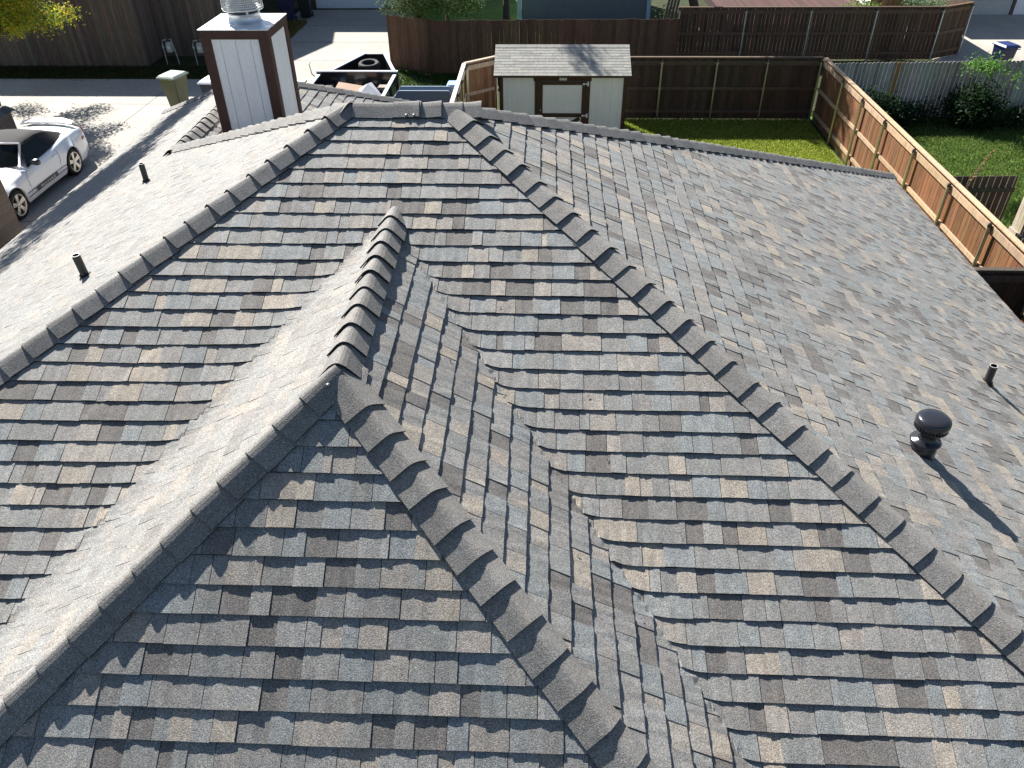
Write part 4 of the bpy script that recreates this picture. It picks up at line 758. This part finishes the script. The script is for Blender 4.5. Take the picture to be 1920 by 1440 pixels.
# ------------------------------------------------------------------ bins, meters, trailer
def bin_(x, y, rot, col, lid, h, label, w=.6, d=.68):
    root = empty('wheeled_bin', (x, y, 0), label, 'bin'); cr, sr = math.cos(rot), math.sin(rot)
    T = lambda px, py, pz: (x+px*cr-py*sr, y+px*sr+py*cr, pz)
    b = MB(); lv = [(.04, .36), (.3, .40), (.62, .45), (.63, .475), (.97, .52), (.99, .54)]; vs = []
    for z, s_ in lv:
        a = w*s_/1.0*.95; c = d*s_*.95
        for px, py in ((-a+.03, -c), (a-.03, -c), (a, -c+.03), (a, c-.03), (a-.03, c), (-a+.03, c), (-a, c-.03), (-a, -c+.03)): vs.append(T(px, py, z*h))
    n = 8; fs = [tuple(range(n-1, -1, -1))]+[(i*n+j, i*n+(j+1) % n, (i+1)*n+(j+1) % n, (i+1)*n+j) for i in range(len(lv)-1) for j in range(n)]
    b.add(vs, fs, col); b.build('body', 'plastic', root)
    b = MB(); a = w*.54; c = d*.54; pts = [(-a, -c-.02), (a, -c-.02), (a+.01, 0), (a, c+.05), (-a, c+.05), (-a-.01, 0)]; z0 = h
    vs = [T(px, py, z0) for px, py in pts]+[T(px, py, z0+.03) for px, py in pts]+[T(px*.8, py*.8, z0+.085) for px, py in pts]; n = 6
    b.add(vs, [(i, (i+1) % n, n+(i+1) % n, n+i) for i in range(n)]+[(n+i, n+(i+1) % n, 2*n+(i+1) % n, 2*n+i) for i in range(n)]+[tuple(range(2*n, 3*n))]+[tuple(range(n-1, -1, -1))], lid); b.build('lid', 'plastic', root, bevel=.01)
    b = MB(); b.tube([T(-.22, c+.10, h-.02), T(.22, c+.10, h-.02)], .016, 8, col); b.tube([T(-.22, c, h-.05), T(-.22, c+.10, h-.02)], .014, 6, col); b.tube([T(.22, c, h-.05), T(.22, c+.10, h-.02)], .014, 6, col); b.build('handle', 'plastic', root)
    for sg in (-1, 1):
        b = MB(); p = Vector(T(sg*w*.42, d*.36, .11)); ax = Vector((cr, sr, 0)); b.lathe([(.03, -.025), (.105, -.02), (.11, 0), (.105, .02), (.03, .025)], p, ax, 18); b.build('wheel', 'tyre', root, True)
    return root
bin_(-11.1, 18.75, -.25, (.095, .105, .045), (.30, .36, .29), 1.02, 'olive green wheeled bin with a pale lid standing in the alley')
bin_(-9.65, 18.3, -.1, (.02, .025, .05), (.70, .74, .78), 1.0, 'dark bin with a sun bleached white lid beside the olive green bin')
bin_(-10.75, 30.7, .1, (.02, .025, .075), (.03, .04, .10), 1.15, 'navy blue bin nearest the far driveway', .66, .72)
bin_(-10.2, 31.6, .1, (.012, .02, .018), (.02, .03, .03), 1.1, 'blackish green bin behind the navy blue bin', .6, .6)
bin_(16.6, 22.6, math.pi+.2, (.008, .014, .05), (.015, .03, .12), 1.0, 'royal blue wheeled bin on the sunlit right driveway', .54, .6)
bin_(-2.0, 17.9, 0, (.03, .08, .22), (.30, .50, .75), 1.0, 'bright blue bin peeking past the white capped fence', .45, .45)
def meter(x, y, label):
    root = empty('gas_meter', (x, y, 0), label, 'gas meter', 'gas meters at the weathered fence'); c = (.42, .45, .44)
    b = MB(); b.tube([(x-.24, y, 0), (x-.24, y, .75), (x-.2, y, .86), (x-.05, y, .88)], .018, 8, c); b.tube([(x+.22, y, 0), (x+.20, y, .35), (x+.12, y, .9), (x+.05, y, .9)], .018, 8, c); b.lathe([(.03, -.04), (.045, -.02), (.045, .03), (.02, .05)], (x-.24, y, .62), (0, 0, 1), 12, c); b.build('pipework', 'paint', root)
    b = MB(); b.box(x-.10, x+.10, y-.09, y+.09, .45, .74, c); b.lathe([(.1, 0), (.11, .03), (.08, .06), (0, .07)], (x, y, .74), (0, 0, 1), 16, c); b.build('meter_body', 'paint', root, bevel=.02)
    b = MB(); b.lathe([(.06, 0), (.055, .02), (0, .022)], (x, y-.09, .62), (0, -1, 0), 16, (.7, .72, .65)); b.build('dial', 'paint', root)
meter(-13.35, 23.9, 'left gas meter, in the recess of the weathered fence'); meter(-12.15, 23.8, 'right gas meter, nearer the chimney')
# dump trailer behind the rear wing
tr = empty('dump_trailer', (-5.0, 16.3, 0), 'black open trailer with a spare tyre and rubbish inside, parked beyond the rear roof', 'trailer')
b = MB(); BK = (.018, .019, .023); z0, z1 = .55, 1.42
b.box(-6.05, -3.7, 13.6, 17.55, .5, .56, BK); b.box(-6.05, -5.98, 13.6, 17.5, .56, z1, BK); b.box(-3.77, -3.7, 13.6, 17.5, .56, z1, BK); b.box(-6.1, -3.65, 17.5, 17.58, .5, z1+.08, BK)
for x in (-6.07, -3.68): 
    for y in (14, 15.2, 16.4): b.box(x-.03, x+.03, y-.04, y+.04, .56, z1-.01, BK)
b.build('bed', 'black_gloss', tr, bevel=.01)
b = MB(); GW = (.62, .66, .70)
b.bar((-6.1, 17.54, z1+.095), (-3.65, 17.54, z1+.095), .10, .03, (0, 0, 1), GW); b.bar((-3.735, 13.6, z1+.02), (-3.735, 17.48, z1+.02), .10, .03, (0, 0, 1), GW); b.bar((-6.015, 13.6, z1+.02), (-6.015, 17.48, z1+.02), .10, .03, (0, 0, 1), GW)
b.build('rim_rail', 'paint', tr)
b = MB(); q = [(-6.0, 17.6), (-3.72, 17.6), (-4.5, 20.1), (-5.15, 20.1)]
for (xa, ya), (xb, yb) in ((q[1], q[2]), (q[2], q[3]), (q[3], q[0])): b.bar((xa, ya, .95), (xb, yb, .95), .05, .8, (0, 0, 1), BK)
b.add([(x, y, .6) for x, y in q], [(0, 1, 2, 3)], BK); b.bar((-4.8, 20.1, .6), (-4.8, 21.2, .6), .1, .1, (0, 0, 1), BK); b.build('front_box', 'black_gloss', tr)
b = MB()
for (xa, ya), (xb, yb) in ((q[1], q[2]), (q[3], q[0])): b.bar((xa, ya, 1.37), (xb, yb, 1.37), .10, .03, (0, 0, 1), GW)
b.build('rim_rail', 'paint', tr)
b = MB(); b.lathe([(.2, -.08), (.29, -.1), (.33, -.06), (.34, 0), (.33, .06), (.29, .1), (.2, .08), (.2, -.08)], (-4.75, 18.75, 1.36), (0, -.1, 1), 32); o = b.build('spare_tyre', 'tyre', None, True); tag(o, 'spare tyre lying in the front of the black trailer', 'tyre')
for x in (-6.25, -3.5):
    for y in (15.2, 16.0): b = MB(); b.lathe([(.15, -.1), (.32, -.1), (.35, -.05), (.35, .05), (.32, .1), (.15, .1)], (x, y, .35), (1, 0, 0), 24); b.build('wheel', 'tyre', tr, True)
b = MB(); b.tube([(-6.12, 17.5, 1.35), (-6.22, 17.45, 1.45), (-6.25, 17.4, 1.75), (-6.2, 17.4, 1.8)], .018, 8, (.5, .5, .45)); b.build('crank', 'metal', tr)
rnd = random.Random(3)
b = MB(); b.hexa([(-5.3, 16.2, 1.2), (-4.5, 16.2, 1.15), (-4.45, 16.7, 1.15), (-5.3, 16.75, 1.2), (-5.25, 16.25, 1.42), (-4.55, 16.2, 1.32), (-4.5, 16.65, 1.35), (-5.25, 16.7, 1.45)], (.32, .2, .12)); tag(b.build('cardboard_box', 'paint'), 'flattened brown cardboard box on the trailer load', 'box')
b = MB(); b.add([(-4.6, 16.0, 1.25), (-3.95, 15.7, 1.2), (-3.9, 16.1, 1.25), (-4.25, 16.5, 1.5), (-4.6, 16.4, 1.35), (-4.3, 16.2, 1.55)], [(0, 1, 5), (1, 2, 5), (2, 3, 5), (3, 4, 5), (4, 0, 5)], (.6, .6, .64)); tag(b.build('rubbish_bag', 'paint'), 'white crumpled sheet on the trailer load', 'rubbish')
b = MB()
for k in range(40):
    x, y, z = rnd.uniform(-5.9, -3.85), rnd.uniform(14, 17.3), rnd.uniform(.9, 1.2); s_ = rnd.uniform(.08, .25); b.hexa([(x+rnd.uniform(-s_, s_)*.3+sx_*s_, y+sy_*s_, z+rnd.uniform(-.03, .03)) for sx_, sy_ in ((-1, -1), (1, -1), (1, 1), (-1, 1))]+[(x+sx_*s_*.8, y+sy_*s_*.8, z+s_*.5) for sx_, sy_ in ((-1, -1), (1, -1), (1, 1), (-1, 1))], rnd.choice([(.03, .03, .035), (.3, .32, .35), (.12, .2, .3), (.05, .04, .04), (.25, .2, .15)]))
b.box(-5.95, -3.8, 13.7, 17.4, .6, .95, (.03, .03, .03)); tag(tag(b.build('debris', 'paint'), kind='stuff'), 'mixed dark debris heaped in the trailer bed', 'debris')
# slate grey steel bin
sb = empty('steel_hopper', (-2.6, 15.9, 0), 'slate grey steel hopper with chamfered corners just beyond the main ridge', 'hopper'); SG = (.17, .23, .31)
b = MB(); Z = 1.53
def plate(y, th): 
    q = [(-3.5, .3), (-1.75, .3), (-1.75, Z-.22), (-1.93, Z), (-3.32, Z), (-3.5, Z-.22)]; n = 6; b.add([(x, y, z) for x, z in q]+[(x, y+th, z) for x, z in q], [tuple(range(n)), tuple(range(2*n-1, n-1, -1))]+[(i, n+i, n+(i+1) % n, (i+1) % n) for i in range(n)], SG)
plate(15.6, .05); plate(16.0, .05); b.box(-3.5, -3.45, 15.652, 15.998, .3, Z-.22, SG); b.box(-1.8, -1.75, 15.652, 15.998, .3, Z-.22, SG); b.box(-3.44, -1.81, 15.66, 15.99, .3, .4, (.05, .05, .06)); b.build('shell', 'paint', sb)
b = MB(); b.bar((-1.72, 15.5, Z-.20), (-1.72, 16.6, Z-.02), .04, .05, (0, 0, 1), (.7, .72, .75)); b.bar((-1.66, 15.4, Z-.28), (-1.70, 15.65, Z-.10), .03, .03, (0, 0, 1), (.8, .8, .8)); b.lathe([(0, -.05), (.05, -.03), (.055, .02), (0, .05)], (-1.6, 15.35, Z-.32), (0, 0, 1), 12, (.8, .82, .85)); b.build('bracket', 'paint', sb)
b = MB()
for x in (-3.4, -1.85):
    for y in (15.72, 15.92): b.box(x-.04, x+.04, y-.04, y+.04, 0, .3, SG)
b.build('leg', 'paint', sb)
b = MB(); b.box(-7.9, -6.5, 16.4, 17.6, .2, 1.18, (.35, .42, .42)); b.box(-7.95, -6.45, 16.35, 17.65, 1.181, 1.25, (.42, .5, .5)); tag(b.build('utility_box', 'paint', None, bevel=.03), 'pale grey green utility box just right of the chimney', 'utility box')

# ------------------------------------------------------------------ neighbouring buildings
nb = empty('brick_house', (-13, 6, 0), 'neighbour brick house whose wall corner shows at the left edge before the car', 'house')
b = MB(); b.box(-22, -11.2, -9, 9.55, -.02, 3.1); b.build('wall', 'brick', nb)
b = MB(); b.add([(-22.5, -9.5, 3.1), (-10.75, -9.5, 3.1), (-10.75, 10.0, 3.1), (-22.5, 10.0, 3.1), (-17, -4, 5.6), (-17, 4.5, 5.6)], [(0, 1, 4), (1, 2, 5, 4), (2, 3, 5), (3, 0, 4, 5), (3, 2, 1, 0)], (.12, .115, .11)); b.build('roof', 'shingle', nb)
pk = empty('brick_pillar', (-14.8, 14.7, 0), 'low brick pillar with dark green cap behind the car roof', 'pillar')
b = MB(); b.box(-15.9, -14.2, 14.4, 15.0, 0, 1.15); b.build('shaft', 'brick_front', pk)
b = MB(); b.hexa([(-16.0, 14.3, 1.151), (-14.1, 14.3, 1.151), (-14.1, 15.1, 1.151), (-16.0, 15.1, 1.151), (-15.9, 14.45, 1.3), (-14.25, 14.45, 1.3), (-14.25, 14.95, 1.3), (-15.9, 14.95, 1.3)], (.02, .035, .04)); b.build('cap_stone', 'paint', pk)
b = MB(); b.tube([(-15.6, 16.2, 0), (-15.95, 17.4, 2.6)], .05, 8, (.2, .19, .17)); b.tube([(-15.4, 16.2, 0), (-15.8, 17.3, 2.5)], .03, 8, (.12, .12, .12)); tag(b.build('leaning_poles', 'wood'), 'pair of leaning grey poles at the left edge beside the brick pillar', 'pole')
def house_block(name, label, x0, x1, y0, y1, h, wallmat, parts, ridge='x', roofcol=(.14, .12, .11)):
    root = empty(name, ((x0+x1)/2, (y0+y1)/2, 0), label, 'building'); b = MB(); b.box(x0, x1, y0, y1, -.02, h); b.build('wall', wallmat, root)
    b = MB(); e = .45; ym = (y0+y1)/2; b.add([(x0-e, y0-e, h), (x1+e, y0-e, h), (x1+e, ym, h+(ym-y0)*.35), (x0-e, ym, h+(ym-y0)*.35), (x1+e, y1+e, h), (x0-e, y1+e, h)], [(0, 1, 2, 3), (3, 2, 4, 5), (0, 3, 5), (1, 4, 2), (0, 5, 4, 1)], roofcol); b.build('roof', 'shingle', root)
    parts(root); return root
simple('slate_siding', (.16, .18, .20), .7, .3, 0, .12, 3)
def gd(x0, x1, y, col=(.66, .72, .78)):
    def f(root):
        b = MB(); 
        for k in range(4): b.box(x0, x1, y-.04, y-.005, .03+k*.55, .03+k*.55+.54, col)
        b.build('garage_door', 'paint', root)
        b = MB(); b.box(x0-.28, x0-.02, y-.07, y-.004, 0, 2.5, (.10, .06, .05)); b.build('door_frame', 'paint', root); b = MB(); b.box(x1+.02, x1+.16, y-.07, y-.004, 0, 2.5, (.10, .06, .05)); b.build('door_frame', 'paint', root)
    return f
house_block('garage_house', 'two storey house with pale blue garage door beyond the far driveway', -11.6, -4.6, 33.4, 42, 4.05, 'brick_front', gd(-10.15, -5.6, 33.4), roofcol=(.13, .12, .11))
house_block('garage_house', 'house with cream garage door at the upper right corner', 15.5, 30, 32.1, 42, 4.0, 'cream_paint', gd(16.8, 21.4, 32.1, (.50, .49, .47)))
house_block('alley_shading_house', 'unseen house added behind the tall weathered fence to shade the alley', -60, -14.6, 25.7, 46, 5.2, 'brick_front', lambda r: None)  # out of view, added for its shade; height and extent follow the shadow edge
gb = empty('grey_outbuilding', (2.4, 33, 0), 'blue grey sided outbuilding with pale blue corner boards behind the brown fence', 'building')
b = MB(); b.box(-.35, 5.15, 31.1, 35, 0, 3.2); b.build('wall', 'slate_siding', gb)
b = MB(); b.box(-.55, -.36, 31.05, 31.2, 0, 3.2, (.42, .55, .68)); b.build('corner_board', 'paint', gb); b = MB(); b.box(5.16, 5.34, 31.05, 31.2, 0, 3.2, (.42, .55, .68)); b.build('corner_board', 'paint', gb)
b = MB(); b.add([(-.9, 30.7, 3.2), (5.7, 30.7, 3.2), (5.7, 33, 4.2), (-.9, 33, 4.2), (5.7, 35.4, 3.2), (-.9, 35.4, 3.2)], [(0, 1, 2, 3), (3, 2, 4, 5), (0, 3, 5), (1, 4, 2)], (.14, .13, .12)); b.build('roof', 'shingle', gb)
# things beyond the dark fence, seen as slivers at the top edge
b = MB(); b.box(8.4, 15, 28.5, 36, .0, .35, (.05, .03, .03)); 
for i in range(48): b.box(8.4+i*.1375, 8.4+i*.1375+.13, 28.5, 36, .351, .372, jit((.09, .045, .04), .2))
tag(b.build('wooden_deck', 'wood'), 'dark reddish wooden deck beyond the dark fence', 'deck')
def pot(x, y, r, h, col, label, pc=None):
    root = empty('flower_pot', (x, y, 0), label, 'pot'); b = MB(); b.lathe([(r*.6, 0), (r, h*.9), (r*1.08, h*.9), (r*1.08, h), (r*.9, h), (r*.85, h*.85), (0, h*.85)], (x, y, 0), (0, 0, 1), 16, col); b.build('pot', 'stone', root, True)
    foliage('leaves', [(x, y, h+.25, r*1.3, r*1.3, .3)], 300, .05, pc or GR, parent=root, seed=int(x*10)); return root
pot(6.6, 26.8, .28, .6, (.55, .40, .30), 'tan pot nearest the outbuilding, beyond the dark fence'); pot(7.4, 26.7, .22, .5, (.6, .5, .42), 'pale pot beyond the second bay of the dark fence')
pot(5.75, 28.4, .3, .5, (.6, .22, .2), 'coral pink pot between the outbuilding and the dark fence')
b = MB()
for k in range(4): b.bar((5.3+k*.14, 27.2, 0), (5.75+k*.12, 27.8, 2.0), .10, .03, (0, 1, 0), jit((.13, .10, .08), .2))
tag(b.build('stacked_boards', 'wood'), 'old boards leaning beside the outbuilding corner', 'boards')
tree('shrub', 12.5, 26.6, .7, .05, lobes_in((12.5, 26.4, 1.2), (.7, .4, .35), 8, .35, 51), 3500, .06, [(.16, .28, .03), (.10, .2, .03)], 'bright green shrub beyond the dark fence', 'shrub', seed=51)
tree('shrub', 15.5, 26.7, .8, .05, lobes_in((15.5, 26.7, 1.3), (.8, .4, .4), 8, .35, 52), 3500, .05, [(.14, .22, .10), (.22, .30, .18)], 'pale green shrub at the angled end of the dark fence', 'shrub', seed=52)
fence('wooden_fence', (13.35, 27.2), (15.0, 27.2), 1.7, 'orange tan board screen between the two shrubs beyond the dark fence', side=-1, col=(.42, .24, .12), nrails=0, cap=False, bw=.16)

# shade tree for the right lawns, standing beyond the frame at the right
tree('tree', 7.4, 30.5, 6.5, .16, lobes_in((3.2, 24.9, 9.2), (.8, 1.1, .8), 7, .45, 61), 3500, .08, GR, 'tall tree beyond the dark fence whose shade dapples the yard corner', seed=61, lean=(-3.6, -4.6))
tree('tree', 20.5, 20.4, 6.8, .18, lobes_in((6.9, 20.9, 9.6), (3.2, .5, .5), 9, .3, 62)+lobes_in((9.4, 22.6, 9.6), (2.6, .4, .5), 6, .35, 63), 5000, .08, GR, 'tall tree by the right driveway whose shade streaks the neighbouring lawn', seed=62, lean=(-8, 1.2))

# look-alike things carry one short group phrase
GR_ = {'wheeled_bin': 'wheeled rubbish bins', 'wooden_fence': 'board fences round the yards', 'shrub': 'shrubs round the yards', 'tree': 'trees round the house', 'flower_pot': 'flower pots beyond the dark fence', 'plant': 'small plants beyond the reddish fence', 'garage_house': 'houses with garage doors'}
for o in S.objects:
    k = o.name.split('.')[0]
    if o.parent is None and k in GR_ and 'group' not in o: o['group'] = GR_[k]
